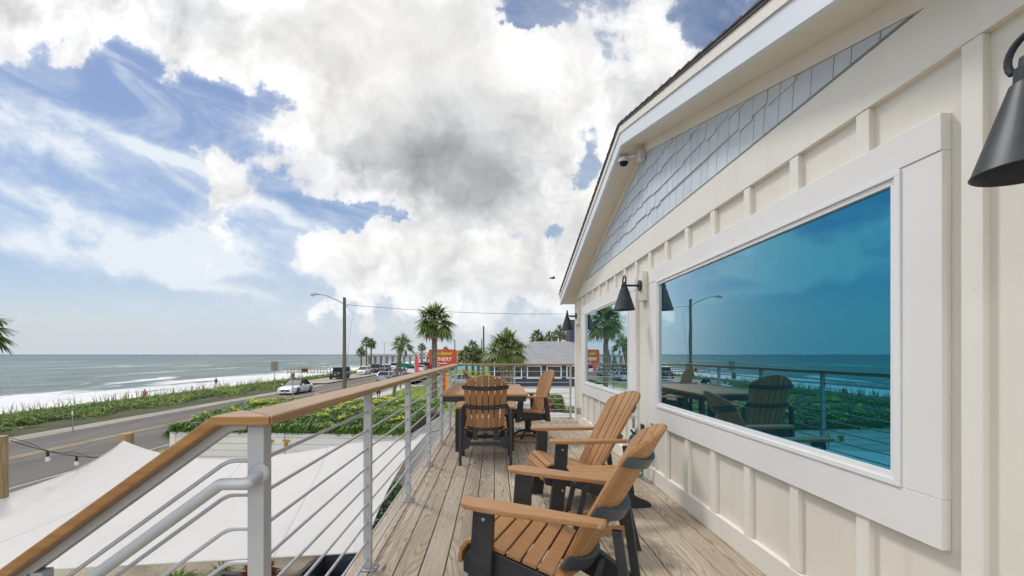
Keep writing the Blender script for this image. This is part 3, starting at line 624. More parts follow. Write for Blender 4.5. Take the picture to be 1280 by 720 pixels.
# ------------------------------------------------------------------ chairs and tables
def chair(kind, name, label, cat, loc, rz, group):
    """local axes: +x is where the sitter faces, z up from the boards"""
    t = thing(name, label, cat, loc, R(rz), group)
    lounge = kind == 'lounge'; wood = M['poly'] if kind != 'dining_dark' else M['poly_dark']
    az = .585 if lounge else .66
    sx = [(.385,.29),(.362,.358),(.318,.386),(-.13,.268)] if lounge else [(.30,.385),(.285,.425),(.245,.442),(-.17,.395)]
    # seat
    q = MB(); W = .50 if lounge else .49
    def slat(x, z, tilt, w=.066):
        q.val = rnd.random(); q.box((x, 0, z), (w, W, .02), Matrix.Rotation(tilt, 3, 'Y'))
    a, bq, c, d = [Vector((p[0], 0, p[1])) for p in sx]
    if lounge: slat(.344, .384, R(16), .046); slat(.382, .352, R(56), .050); slat(.398, .300, R(84), .050)
    else: slat(a.x+.006, a.z+.012, R(74)); slat((bq.x+.004), bq.z, R(42), .056)
    n = 6; dv = d-c
    for k in range(n):
        p = c + dv*((k+.5)/n); slat(p.x, p.z+.004, math.atan2(-dv.z, -dv.x)*-1 if False else math.atan2(dv.z, -dv.x), dv.length/n-.009)
    q.build('seat', wood, t, bevel=.004)
    # back: fan of slats with an arched top, dished across
    th = R(29 if lounge else 17); x0, z0 = (-.115,.235) if lounge else (-.165,.355)
    LC = .80 if lounge else .70; HB, HT = .21, (.275 if lounge else .262); cd = .085 if lounge else .05; ARC = .15 if lounge else .13; nS = 7; tk = .02
    def P(s, w, off=0):
        hw = HB + (HT-HB)*min(1, s/LC)
        f = cd*(w/hw)**2 + off
        return (x0 - s*math.sin(th) + f*math.cos(th), w, z0 + s*math.cos(th) + f*math.sin(th))
    q = MB()
    for k in range(nS):
        e0, e1 = -1+2*k/nS, -1+2*(k+1)/nS; g = .0045
        def hw(s): return HB + (HT-HB)*s/LC
        def top(e): return LC - ARC*abs(e)**2.1 - (.03 if abs(e) > .99 else 0)
        pts = []
        m_ = 6
        ss = [top(e0)*i/m_ for i in range(m_+1)]; left = [(s, hw(s)*e0+g) for s in ss]
        es = [e0+(e1-e0)*i/4 for i in (1,2,3)]; mid = [(top(e), hw(top(e))*e) for e in es]
        sr_ = [top(e1)*i/m_ for i in range(m_, -1, -1)]; right = [(s, hw(s)*e1-g) for s in sr_]
        pl = left+mid+right; q.val = rnd.random()
        q.hexa([P(s, w, -tk) for s, w in pl], [P(s, w, 0) for s, w in pl])
    q.build('backrest', wood, t, bevel=.004, recalc=True)
    bands = ((.05,.07,.028),(.335,.06,.04),(.60,.05,.02)) if lounge else ((.03,.035,.012),(.295,.045,.016),(.525,.045,.016))
    for s, hgt, dep in bands:
        q = MB(); cols = []; hwB = (HB+(HT-HB)*s/LC) + (.012 if s != bands[1][0] else .02)
        N = 16
        for i in range(N+1):
            w = -hwB + 2*hwB*i/N
            extra = dep*(.35+.65*(1-(2*i/N-1)**2)) if lounge else dep
            cols.append([P(s, w, -tk-.001), P(s+hgt, w, -tk-.001), P(s+hgt, w, -tk-extra), P(s, w, -tk-extra)])
        vs = [p for c_ in cols for p in c_]; fs = []
        for i in range(N):
            for j in range(4): fs.append((i*4+j, i*4+(j+1)%4, (i+1)*4+(j+1)%4, (i+1)*4+j))
        fs += [(3,2,1,0), (N*4,N*4+1,N*4+2,N*4+3)]
        q.add(vs, fs); br = q.build('back_brace', M['navyblack'] if lounge else M['black'], t, bevel=.003, recalc=True)
        if not lounge:
            q = MB()
            for k in range(nS):
                for d_ in (.3, .7):
                    w = hwB*(-1+2*(k+d_)/nS)*.97; p = Vector(P(s+hgt/2, w, -tk-dep)); nrm = Vector((-math.cos(th),0,-math.sin(th)))
                    q.tube([p, p+nrm*.003], .004, 6)
            sw = q.build('screws', M['bolt'], br)
    if lounge:
        q = MB(); p = [P(.075, -.13+dw, -tk-.028*(.35+.65*.66)-.002-.0) for dw in (0,.04)]; p2 = [P(.11, -.13+dw, -tk-.028*(.35+.65*.66)-.002) for dw in (0,.04)]
        q.hexa([p[0],p[1],p2[1],p2[0]], [tuple(Vector(v)-Vector((.004,0,.002))) for v in (p[0],p[1],p2[1],p2[0])]); q.build('maker_plate', M['plate'], t)
    # arms
    for s in (1, -1):
        q = MB(); yc = .305 if lounge else .305
        prof = [(-.285,-.03),(-.285,.03),(-.10,.045),(.08,.062),(.24,.066),(.325,.055),(.352,.03),(.362,0),(.352,-.03),(.325,-.052),(.24,-.058),(.08,-.05),(-.10,-.038)] if lounge else \
               [(-.235,-.03),(-.235,.03),(-.08,.05),(.10,.062),(.22,.06),(.285,.045),(.303,.0),(.285,-.045),(.22,-.055),(.10,-.05),(-.08,-.038)]
        q.T = Matrix.Translation((0, s*yc, az)) @ Matrix.Rotation(R(-2.0 if lounge else -1), 4, 'Y')
        q.prism([(x, s*y) for x, y in prof], 'z', -.026, 0); q.val = .3
        arm = q.build('armrest', wood, t, bevel=.007, seg=3)
        q = MB(); q.T = Matrix.Translation((0, s*yc, az)) @ Matrix.Rotation(R(-2.0 if lounge else -1), 4, 'Y'); q.lathe([(0,-.0372*1),(.009,-.037),(.009,-.03),(0,-.03)][::-1], (-.265, 0, -.013), 10, 'y', cap=False) if s < 0 else q.lathe([(.009,.028),(.009,.036),(0,.0365)], (-.265,0,-.013), 10, 'y', cap=False)
        q.build('bolt', M['bolt'], arm)
        yo = s*.285
        q = MB()
        if lounge:
            q.prism([(.21,az-.03),(.305,az-.023),(.325,.30),(.365,0),(.255,0),(.22,.28)], 'y', yo-.018, yo+.018)
        elif kind == 'swivel':
            q.prism([(.17,az-.028),(.25,az-.026),(.30,.30),(.215,.30)], 'y', yo-.018, yo+.018)
        else:
            q.prism([(.19,az-.028),(.26,az-.026),(.26,0),(.19,0)], 'y', yo-.018, yo+.018)
        fl = q.build('front_leg', M['black'], t, bevel=.004)
        q = MB()
        for z in ((az-.07, .20) if lounge else (az-.06, .36)):
            q.lathe([(.009,0),(.009,s*.003),(.006,s*.006),(0,s*.007)], (.255 if lounge else .225, yo+s*.018, z), 10, 'y', cap=False)
        q.each('bolt', M['bolt'], fl)
        yi = s*.232
        q = MB()
        if lounge:
            q.prism([(.380,.24),(.380,.29),(.352,.347),(.305,.372),(-.13,.254),(-.27,.165),(-.42,.082),(-.50,.045),(-.525,.018),(-.515,0),(-.40,0),(-.24,.035),(-.10,.095),(.10,.185),(.28,.235),(.335,.222)], 'y', yi-.02, yi+.02)
        else:
            q.prism([(.295,.335),(.295,.385),(.275,.414),(.24,.43),(-.25,.378),(-.25,.30),(.20,.33)], 'y', yi-.018, yi+.018)
        q.build('side_rail', M['black'], t, bevel=.005)
        q = MB()
        if lounge: q.prism([(-.295,az-.085),(-.338,az-.085),(-.405,.03),(-.36,.03)], 'y', s*.19-.014, s*.19+.014)
        elif kind == 'swivel': q.prism([(-.13,az-.028),(-.19,az-.028),(-.235,.29),(-.16,.29)], 'y', yo-.016, yo+.016)
        else: q.prism([(-.20,az-.028),(-.25,az-.028),(-.285,0),(-.235,0)], 'y', yo-.016, yo+.016)
        q.build('rear_leg', M['black'], t, bevel=.004)
    q = MB()
    if lounge:
        q.box((.345, 0, .255), (.024, .43, .07)); q.box((-.20, 0, .165), (.03, .43, .06))
    elif kind == 'swivel':
        q.box((.20,0,.345),(.03,.45,.07)); q.box((-.20,0,.34),(.03,.45,.07)); q.box((0,0,.30),(.34,.30,.025))
    else:
        ar = [(-.27,.18),(-.27,.31),(-.17,.31),(-.165,.255),(.165,.255),(.17,.31),(.27,.31),(.27,.18),(.20,.18),(.17,.215),(-.17,.215),(-.20,.18)]
        q.prism(ar, 'x', -.245, -.22); q.prism(ar, 'x', .19, .215)
        for s in (1,-1): q.box((-.02, s*.255, .235), (.42, .024, .085)); q.box((-.165, s*.12, .33), (.04, .06, .12))
    q.each('cross_rail', M['black'], t, bevel=.004)
    if kind == 'swivel':
        q = MB(); q.lathe([(.215,.004),(.285,.004),(.29,.012),(.29,.026),(.285,.034),(.215,.034),(.21,.026),(.21,.012),(.215,.004)], (0,0,0), 40, cap=False); ring = q.build('swivel_ring', M['poly_dark'], t, smooth=True)
        q = MB(); q.lathe([(.05,.10),(.05,.29)], (0,0,0), 16)
        for k in range(4):
            a_ = R(45+90*k); q.tube([(.04*math.cos(a_),.04*math.sin(a_),.13),(.16*math.cos(a_),.16*math.sin(a_),.105),(.25*math.cos(a_),.25*math.sin(a_),.034)], .017, 8)
        q.build('swivel_base', M['black'], t, smooth=True)
    return t
GA = 'tan lounge chairs facing the sea'; GT = 'dining chairs around the deck table'
chair('lounge', 'adirondack_chair', 'tan slatted lounge chair with black legs, nearest of the two facing the railing', 'lounge chair', (.30, 2.15, 0), 158, GA)
chair('lounge', 'adirondack_chair', 'tan slatted lounge chair behind the nearest one, its whole front back fan showing', 'lounge chair', (.73, 3.71, 0), 189, GA)
chair('dining_dark', 'dining_chair', 'brown slatted armchair at the table with its back and black bands turned to the viewer', 'dining chair', (-.10, 5.24, 0), 90, GT)
chair('swivel', 'dining_chair', 'tan slatted armchair on a round swivel base at the house side of the table', 'dining chair', (.50, 6.50, 0), 196, GT)
chair('dining', 'dining_chair', 'tan slatted armchair beyond the table in the railing corner, only its back showing', 'dining chair', (-.20, 8.02, 0), 4, GT)

t = thing('dining_table', 'large tan plank dining table with a black apron beside the railing', 'table', (-.125, 6.56, 0))
q = MB()
for k in range(7):
    w = 1.9/7; q.val = rnd.random(); q.box((0, -.95+w*(k+.5), .727), (1.11, w-.005, .028))
q.build('table_top', M['poly'], t, bevel=.004)
q = MB()
for s in (1,-1): q.box((s*.52, 0, .678), (.03, 1.82, .065)); q.box((0, s*.92, .678), (1.01, .03, .065))
q.box((0,0,.15),(.06,1.3,.06)); q.each('apron', M['black'], t, bevel=.003)
for sx_ in (1,-1):
    for sy_ in (1,-1):
        q = MB(); q.hexa([(sx_*.345-.032, sy_*.84-.045, 0),(sx_*.345+.032, sy_*.84-.045, 0),(sx_*.345+.032, sy_*.84+.045, 0),(sx_*.345-.032, sy_*.84+.045, 0)], [(sx_*.345-.032, sy_*.86-.045, .645),(sx_*.345+.032, sy_*.86-.045, .645),(sx_*.345+.032, sy_*.86+.045, .645),(sx_*.345-.032, sy_*.86+.045, .645)])
        q.build('leg', M['black'], t, bevel=.004)

t = thing('side_table', 'small folding side table with black legs and tan stretcher, hidden behind the nearest lounge chair', 'side table', (.70, 2.93, 0))
q = MB()
for k in range(4): q.val = rnd.random(); q.box((-.02, -.15+.085*k+.02, .455), (.34, .08, .02))
q.build('table_top', M['poly'], t, bevel=.004)
q = MB()
for s in (1,-1): q.box((-.02, s*.145, .425), (.31, .022, .035)); q.box((-.02+s*.15, 0, .425), (.022, .27, .035))
q.each('apron', M['black'], t, bevel=.003)
for s in (1,-1):
    for y in (-.16, .16):
        q = MB(); q.prism([(s*.10,.43),(s*.135,.43),(s*.235,0),(s*.20,0)], 'y', y-.012, y+.012); q.build('leg', M['black'], t, bevel=.003)
for y in (-.135, .135):
    q = MB(); q.box((0, y, .125), (.36, .02, .05)); q.build('stretcher', M['poly'], t, bevel=.003)

hs = thing('garden_hose', 'turquoise garden hose coiled against the house wall behind the lounge chairs', 'hose', (1.46, 4.42, .27))
q = MB(); pts = []
for i in range(120):
    a_ = i/120*2*math.pi*4; rr = .155+.015*math.sin(i*.37)+.012*(i//30)
    pts.append((-.035+.05*(i/150)+.012*math.sin(i*.9), rr*math.sin(a_), rr*1.15*math.cos(a_)-.01))
pts += [(-.06,.05,-.23),(-.16,-.02,-.255),(-.22,-.16,-.262)]
q.tube(pts, .0085, 8); q.build('coil', M['hose'], hs, smooth=True)
q = MB(); q.tube([(.035,0,.19),(-.05,0,.18),(-.075,0,.215)], .011, 8); q.box((.045,0,.20),(.012,.10,.14)); q.build('hanger', M['black'], hs, bevel=.002)
q = MB(); q.lathe([(.0,.0),(.012,.0),(.016,.03),(.012,.06),(.016,.075),(.013,.11),(0,.11)], (-.055,-.03,.235), 12, cap=False); q.build('nozzle', M['zinc'], hs, smooth=True)

# ------------------------------------------------------------------ shade sail, its posts and the string of bulbs
A, Bc, C, D_ = Vector((-7.45,9.15,-.49)), Vector((-1.50,9.85,-.50)), Vector((-1.40,4.75,-.86)), Vector((-7.35,4.15,-.82))
def bez(p, r, sag, t_, dip=0.0):
    c = (A+Bc+C+D_)/4; m_ = (p+r)/2; k = m_ + (c-m_)*sag
    o = p*(1-t_)**2 + k*2*t_*(1-t_) + r*t_*t_; o.z -= dip*(6.75*t_*t_*(1-t_) if r is A else 6.75*t_*(1-t_)**2 if p is A else 4*t_*(1-t_)); return o
EA = lambda t_: bez(D_, A, .20, t_, .16)
EB = lambda t_: bez(A, Bc, .34, t_, .32)
EC = lambda t_: bez(C, Bc, .10, t_, .02)
ED = lambda t_: bez(D_, C, .03, t_, .02)
N = 48; vs = []
for i in range(N+1):
    for j in range(N+1):
        u, v = i/N, j/N
        e1 = EA(v); e2 = EC(v); e3 = ED(u); e4 = EB(u)
        p = e1*(1-u)+e2*u + e3*(1-v)+e4*v - (D_*(1-u)*(1-v)+C*u*(1-v)+A*(1-u)*v+Bc*u*v)
        p.z += -.10*math.sin(math.pi*u)*math.sin(math.pi*v) + .006*math.sin(u*19+v*7)*math.sin(v*9)
        vs.append(p)
fs = [(i*(N+1)+j, (i+1)*(N+1)+j, (i+1)*(N+1)+j+1, i*(N+1)+j+1) for i in range(N) for j in range(N)]
sl_ = thing('shade_sail', 'big white shade sail stretched below the railing above the garden', 'shade sail', A)
q = MB(); q.T = Matrix.Translation(-A); q.add(vs, fs); o = q.build('cloth', M['sail'], sl_, smooth='full')
q = MB(); q.T = Matrix.Translation(-A)
for ed in (EA, EB, EC, ED): q.tube([ed(i/24) for i in range(25)], .009, 6)
q.each('hem', M['sail'], sl_, smooth='full')
q = MB(); q.T = Matrix.Translation(-A)
for p, e in ((A, (-7.52,9.27,-.56)), (Bc, (-.87,9.9-1.2,-.2)), (C, (-.87,4.6,-.2)), (D_, (-7.9,3.8,-.75))): q.tube([p, e], .008, 6)
q.each('tie_rope', M['cable'], sl_)
def woodpost(lbl, x, y, zt, r):
    p = MB(); p.lathe([(r*1.04, GZ),(r, zt-.02),(r*.93, zt),(0, zt)], (x,y,0), 20, cap=False); o = p.build('timber_post', M['post'], smooth=True); tag(o, lbl, 'post', 'round timber posts round the garden')
woodpost('round timber post at the tip of the white shade sail', -7.60, 9.40, -.38, .125)
woodpost('tall round timber post cut by the picture edge, holding the bulb string', -7.13, 6.6, .075, .115)
woodpost('round timber post below the stair railing holding the sail corner out of view', -7.98, 3.72, -.4, .115)
p0, p1 = Vector((-7.03,6.68,.0)), Vector((-7.50,9.40,-.82))
sg = thing('string_lights', 'black cable with hanging clear bulbs strung between two round timber posts', 'string lights', p0)
q = MB(); q.T = Matrix.Translation(-p0)
cab = [p0.lerp(p1, i/20) - Vector((0,0,.14*4*(i/20)*(1-i/20))) for i in range(21)]
q.tube(cab, .006, 6); q.tube([c_+Vector((.0,.0,.03+.025*math.sin(i*.9))) for i, c_ in enumerate(cab)], .004, 5); q.build('cable', M['cable'], sg, smooth='full')
for tt in (.24, .46, .68, .9):
    c_ = p0.lerp(p1, tt) - Vector((0,0,.14*4*tt*(1-tt))) - p0
    q = MB(); q.lathe([(0,0),(.016,0),(.02,-.03),(.022,-.085),(0,-.085)], c_, 12, cap=False); s_ = q.build('bulb_socket', M['cable'], sg, smooth=True)
    q = MB(); q.lathe([(.017,-.085),(.03,-.11),(.034,-.135),(.026,-.16),(0,-.172)], c_, 14, cap=False); q.build('bulb', M['glassbulb'], s_, smooth='full')

# ------------------------------------------------------------------ leaves
def blade(q, p, d, ln, w, droop, seg=3, twist=None):
    """one pointed leaf from p along d, sinking by droop"""
    d = Vector(d).normalized(); sd_ = d.cross(Vector((0,0,1)))
    if sd_.length < .05: sd_ = Vector((math.cos(ln*97), math.sin(ln*97), 0))
    sd_.normalize()
    if twist: sd_ = (sd_*math.cos(twist) + d.cross(sd_)*math.sin(twist)).normalized()
    vs = []; p = Vector(p)
    for i in range(seg):
        t_ = i/seg; c = p + d*ln*t_ - Vector((0,0,droop*ln*t_*t_)); ww = w*(.55+1.1*t_-1.45*t_*t_)
        vs += [c - sd_*ww/2, c + sd_*ww/2]
    vs.append(p + d*ln - Vector((0,0,droop*ln)))
    fs = [(2*i, 2*i+1, 2*i+3, 2*i+2) for i in range(seg-1)] + [(2*seg-2, 2*seg-1, 2*seg)]
    q.add(vs, fs)
def rosette(q, p, n, ln, w, up=(.2,1.2), droop=.5, seg=3):
    for k in range(n):
        a_ = rnd.random()*6.283; q.val = rnd.random()
        blade(q, p, (math.cos(a_), math.sin(a_), rnd.uniform(*up)), ln*rnd.uniform(.6,1.1), w*rnd.uniform(.7,1.2), droop*rnd.uniform(.5,1.4), seg, rnd.uniform(-.5,.5))
# planter with the trailing plants
FL, FR = Vector((-7.19,10.1,0)), Vector((-1.84,9.52,0)); PT = -.5
ex = (FR-FL).normalized(); ey = Vector((-ex.y, ex.x, 0)); PD = 4.2; PLN = (FR-FL).length
pm = Matrix(((ex.x, ey.x, 0, FL.x),(ex.y, ey.y, 0, FL.y),(0,0,1,0),(0,0,0,1)))
pl = thing('plank_planter', 'long raised white plank planter behind the shade sail', 'planter', (FL.x, FL.y, GZ)); pl_inv = Matrix.Translation((-FL.x,-FL.y,-GZ)) @ pm
q = MB(); q.T = pl_inv; zz = GZ+.01; k = 0
while zz < PT-.02:
    h_ = min(.148, PT-zz)
    for a0, a1 in ((0,2.62),(2.626,PLN)): q.val = rnd.random(); q.box(((a0+a1)/2, .02, zz+h_/2), (a1-a0, .04, h_-.007))
    q.box((.02, PD/2, zz+h_/2), (.04, PD-.09, h_-.007)); q.box((PLN-.02, PD/2, zz+h_/2), (.04, PD-.09, h_-.007)); q.box((PLN/2, PD-.02, zz+h_/2), (PLN, .04, h_-.007)); zz += .148
q.build('plank_side', M['plankwhite'], pl, bevel=.004)
q = MB(); q.T = pl_inv
for xx in (.04, PLN-.04): q.box((xx, -.012, (GZ+PT)/2), (.13, .022, PT-GZ-.01))
q.box((PLN/2, .03, PT+.013), (PLN+.03, .10, .026)); q.build('corner_board', M['plankwhite'], pl, bevel=.003)
q = MB(); q.T = pl_inv; q.box((2.623, -.003, PT-.25), (.012, .006, .42)); q.build('dark_joint', M['cable'], pl)
for xx in (2.30, 2.66):
    q = MB(); q.T = pl_inv; q.box((xx-.0, -.012, PT-.14), (.16, .022, .05)); q.box((xx, -.014, PT-.19), (.055, .025, .12)); q.tube([(xx,-.02,PT-.2),(xx,-.07,PT-.23),(xx,-.06,PT-.15)], .012, 8); q.build('rusty_hook', M['rustbolt'], pl, bevel=.004)
q = MB(); q.T = pl_inv; q.box((PLN/2, PD/2, PT-.10), (PLN-.09, PD-.09, .02)); q.build('soil', M['soil'], pl)
q = MB(); q.T = pm; q2 = MB(); q2.T = pm
def mound(a, b_): return PT + .10 + .36*math.sin(math.pi*min(1,max(0,b_/PD)))**.40*min(1,.6+a/.9) + .07*mnoise.noise((a*1.3, b_*1.3, 2.2)) + .06*mnoise.noise((a*3.3, b_*3.3, 7.2))
for k in range(2300):
    a_, b_ = rnd.uniform(.0, PLN), rnd.random()**1.3*PD
    rosette(q, (a_, b_, mound(a_, b_)), 9, .17, .036, (.0,.9), .6)
for k in range(420):
    a_ = rnd.uniform(.0, PLN)
    for e in range(7):
        q.val = rnd.random()**1.4; blade(q, (a_+rnd.uniform(-.1,.1), rnd.uniform(-.01,.08), PT+rnd.uniform(.05,.24)), (rnd.uniform(-.7,.7), -1, rnd.uniform(.1,1.0)), rnd.uniform(.08,.17), .04, rnd.uniform(.4,.9), 3)
for k in range(160):
    b_ = rnd.uniform(0, PD)
    for e in range(6):
        q.val = rnd.random(); blade(q, (rnd.uniform(-.02,.05), b_, PT+rnd.uniform(0,.12)), (-1, rnd.uniform(-.7,.7), rnd.uniform(-.1,.7)), rnd.uniform(.2,.4), .05, rnd.uniform(.5,1.1), 4)
for k in range(420):
    a_, b_ = rnd.uniform(.3, PLN-.2), rnd.random()*PD
    if mnoise.noise((a_*1.3, b_*1.3, 4)) < .02: continue
    rosette(q2, (a_, b_, mound(a_, b_)+.06), 12, .12, .045, (.1,1.0), .3)
o = q.build('trailing_plants', M['leafdeep']); tag(o, 'dense green trailing plants filling the white plank planter and spilling over its edge', 'plants', kind='stuff')
o2 = q2.build('yellow_leaves', M['lime'], None); tag(o2, 'bright yellow leaf tufts scattered among the trailing plants of the plank planter', 'plants', kind='stuff')

# garden under the sail
def lowplant(name, lbl, cat, x, y, n, ln, w, up, droop, m_, z=GZ, grp=None):
    q = MB(); q.T = Matrix.Translation((0,0,0)); rosette(q, (0,0,.02), n, ln, w, up, droop, 4); o = q.build(name, m_); o.location = (x,y,z); tag(o, lbl, cat, grp)
lowplant('agave', 'leafy light green plant in the gravel, leftmost of those under the stair railing', 'plant', -5.35, 7.55, 46, .5, .09, (.3,1.6), .5, M['hedge'])
lowplant('grass_tuft', 'small grassy tuft in the pale gravel between the leafy plant and the red-leaved one', 'plant', -4.75, 7.9, 60, .5, .03, (.6,2.2), .5, M['hedge'])
lowplant('grass_tuft', 'green strappy tuft in the gravel just beside the red-leaved plant', 'plant', -4.25, 8.05, 50, .45, .03, (.6,2.2), .5, M['hedge'])
lowplant('croton', 'red and dark leaved plant beside the corner railing post', 'plant', -3.62, 6.9, 90, .42, .13, (.2,1.8), .35, M['croton'], GZ+.42)
for x, y, w, d, lbl in ((-2.65, 7.3, .75, .95, 'empty dark navy square planter seen through the railing rods'), (-3.85, 6.75, .9, .6, 'dark navy planter holding the red-leaved plant')):
    t = thing('garden_planter', lbl, 'planter', (x,y,GZ), R(-6), 'navy planters in the garden'); q = MB()
    for s in (1,-1): q.box((s*(w/2-.02), 0, .23), (.04, d, .46)); q.box((0, s*(d/2-.02), .23), (w-.082, .04, .46))
    q.box((0,0,.05),(w-.09,d-.09,.02)); q.each('side_panel', M['navy'], t, bevel=.004)
    q = MB()
    for s in (1,-1): q.box((s*(w/2-.02), 0, .475), (.075, d+.03, .025)); q.box((0, s*(d/2-.02), .475), (w-.12, .075, .025))
    q.each('rim', M['navyrim'], t, bevel=.003)
    q = MB(); q.box((0,0,.40 if 'red' in lbl else .10),(w-.09,d-.09,.02)); q.build('soil', M['soil'], t)
def shrub(name, lbl, cat, x, y, r, h, n, m_, ln=.16, w=.06, z=GZ, grp=None, rz=None):
    q = MB(); T0 = (x,y,z)
    t = thing(name, lbl, cat, T0, 0, grp)
    for k in range(n):
        a_, e = rnd.random()*6.283, rnd.random(); rr = r*math.sqrt(1-(e-.35)**2/.6 if abs(e-.35) < .75 else .1)*(.72+.3*rnd.random())*(1+.22*mnoise.noise((math.cos(a_)*1.6, math.sin(a_)*1.6, e*2+x)))
        p = (rr*math.cos(a_), rr*math.sin(a_)*1.0, h*(.06+.92*e)); rosette(q, p, 5, ln, w, (-.2,1.0), .3, 2)
    q.build('leaves', m_, t); q = MB(); q.tube([(0,0,0),(.03,.02,h*.4),(-.02,0,h*.7)], [.05,.035,.015], 6); q.build('stem', M['pole'], t)
shrub('shrub', 'dark leafy shrub just off the deck edge between the sail and the railing posts', 'shrub', -1.85, 7.75, .55, 1.55, 420, M['leafdeep'], .24, .05)
shrub('shrub', 'low broad green shrub beside the white planter end', 'shrub', -1.2, 14.6, 1.3, 1.1, 420, M['hedge'], .28, .06)
# ------------------------------------------------------------------ land, road, sea
def sheet(name, m_, x0, x1, y0, y1, z, parent=None):
    q = MB(); q.add([(x0,y0,z),(x1,y0,z),(x1,y1,z),(x0,y1,z)], [(0,1,2,3)]); o = q.build(name, m_, parent); return tag(o, kind='structure')
def ground_mat():
    m, nt, b = new_mat('sandy_ground')
    v = coords(nt); n1 = noise(nt, v, .35, 5); n2 = noise(nt, v, 22, 4, .7); n3 = noise(nt, v, 6, 4)
    c = mixc(nt, ramp(nt, n1, .35, .65), (.46,.40,.31), (.38,.33,.25)); c = mixc(nt, ramp(nt, n2, .52, .7), c, (.20,.165,.12)); c = mixc(nt, ramp(nt, n3, .6, .75, 0, .6), c, (.52,.47,.38))
    sp = nd(nt, 'ShaderNodeSeparateXYZ'); L(nt, v, sp.inputs[0]); x = sp.outputs[0]
    dune = math_(nt, 'MULTIPLY', ramp(nt, x, -22.6, -24.2), ramp(nt, x, -33, -31))
    c = mixc(nt, math_(nt, 'MULTIPLY', dune, ramp(nt, n3, .25, .6, .55, 1)), c, (.045,.065,.02))
    c = mixc(nt, ramp(nt, x, -33, -38), c, (.50,.44,.34)); c = mixc(nt, ramp(nt, x, -46, -50), c, (.24,.21,.17))
    far = ramp(nt, sp.outputs[1], 120, 220); c = mixc(nt, math_(nt, 'MULTIPLY', far, ramp(nt, x, -26, -20)), c, (.09,.12,.05))
    L(nt, c, b.inputs['Base Color']); b.inputs['Roughness'].default_value = .95; bump(nt, b, n2, .5, .03); return m
M['ground'] = ground_mat()
prof = [(-400,-14),(-100,-8.5),(-60,-6.2),(-50,-5.3),(-42,-4.9),(-34,-4.3),(-30.2,-2.75),(-28.6,GZ+.14),(-26.2,GZ+.10),(-24.8,GZ),(-23,GZ),(-8,GZ),(60,GZ),(3000,GZ)]
ysg = [-400,-60,-20,0,20,40,60,100,160,260,500,1200,4000]
q = MB(); vs = [(x+(.5*mnoise.noise((x*.1, y*.07, 1)) if -31 < x < -24.9 else 0), y, z) for y in ysg for x, z in prof]; n = len(prof)
q.add(vs, [(j*n+i, j*n+i+1, (j+1)*n+i+1, (j+1)*n+i) for j in range(len(ysg)-1) for i in range(n-1)])
tag(q.build('ground', M['ground'], smooth='full'), kind='structure')
def asphalt():
    m, nt, b = new_mat('worn_asphalt'); v = coords(nt)
    n1 = noise(nt, coords(nt, (1.1,.07,1)), 1, 4); n2 = noise(nt, v, 40, 3, .7); n3 = noise(nt, v, .5, 4)
    c = mixc(nt, ramp(nt, n1, .35, .65), (.125,.112,.098), (.165,.148,.128)); c = mixc(nt, ramp(nt, n2, .4, .7, 0, .5), c, (.085,.078,.07)); c = mixc(nt, ramp(nt, n3, .55, .75, 0, .4), c, (.19,.175,.155))
    vo = nd(nt, 'ShaderNodeTexVoronoi'); vo.feature = 'DISTANCE_TO_EDGE'; vo.inputs['Scale'].default_value = 1; L(nt, coords(nt, (.32,.11,1)), vo.inputs['Vector'])
    wv = math_(nt, 'ADD', vo.outputs['Distance'], math_(nt, 'MULTIPLY', math_(nt, 'SUBTRACT', n2, .5), .03)); c = mixc(nt, ramp(nt, wv, .012, .004, 0, .6), c, (.045,.042,.04))
    pt = noise(nt, coords(nt, (.45,.05,1)), 1, 2); c = mixc(nt, ramp(nt, pt, .60, .62, 0, .35), c, (.075,.07,.065))
    L(nt, c, b.inputs['Base Color']); b.inputs['Roughness'].default_value = .9; bump(nt, b, n2, .3, .01); return m
M['asphalt'] = asphalt()
RXL, RXR = -21.8, -13.6
sheet('road', M['asphalt'], RXL, RXR, -200, 900, GZ+.008)
M['linewhite'] = basic('worn_white_line', (.50,.47,.42), (.34,.31,.27), 2, .8); M['lineyellow'] = basic('worn_yellow_line', (.46,.33,.15), (.33,.24,.13), 2, .8)
sheet('road_edge_line', M['linewhite'], RXL+.10, RXL+.26, -200, 900, GZ+.013); sheet('road_edge_line', M['linewhite'], RXR-.5, RXR-.38, -200, 900, GZ+.013)
sheet('road_center_line', M['lineyellow'], -18.36, -18.22, -200, 900, GZ+.013); sheet('road_center_line', M['lineyellow'], -18.10, -17.96, -200, 900, GZ+.013)
M['shoulder'] = basic('pale_shoulder', (.40,.36,.30), (.31,.275,.225), .8, .95, stretch=(2,.3,1), bmp=.3)
sheet('road_shoulder', M['shoulder'], -22.75, RXL, -200, 58, GZ+.004); sheet('parking_shoulder', M['shoulder'], -27.2, RXL, 58, 260, GZ+.16)
M['grassgnd'] = basic('lawn', (.17,.25,.035), (.26,.32,.055), .9, .95, bmp=.6, bscale=40); M['grassdk'] = basic('verge', (.042,.058,.018), (.085,.085,.032), .6, .95, bmp=.6, bscale=30)
sheet('verge_grass', M['grassdk'], -24.9, -22.75, -60, 58, GZ+.006)
sheet('roadside_lawn', M['grassgnd'], -13.55, -11.7, 18, 200, GZ+.012); sheet('sidewalk', M['concrete'], -11.7, -10.2, 12, 200, GZ+.02)
sheet('front_lawn', M['grassgnd'], -10.2, -2.3, 14.2, 54, GZ+.012); sheet('concrete_lot', M['concrete'], -2.3, 40, 20, 53.5, GZ+.016); sheet('far_lawn', M['grassgnd'], -12, .0, 66, 125, GZ+.02); sheet('side_street', M['asphalt'], -13.6, 60, 57, 65.5, GZ+.02)
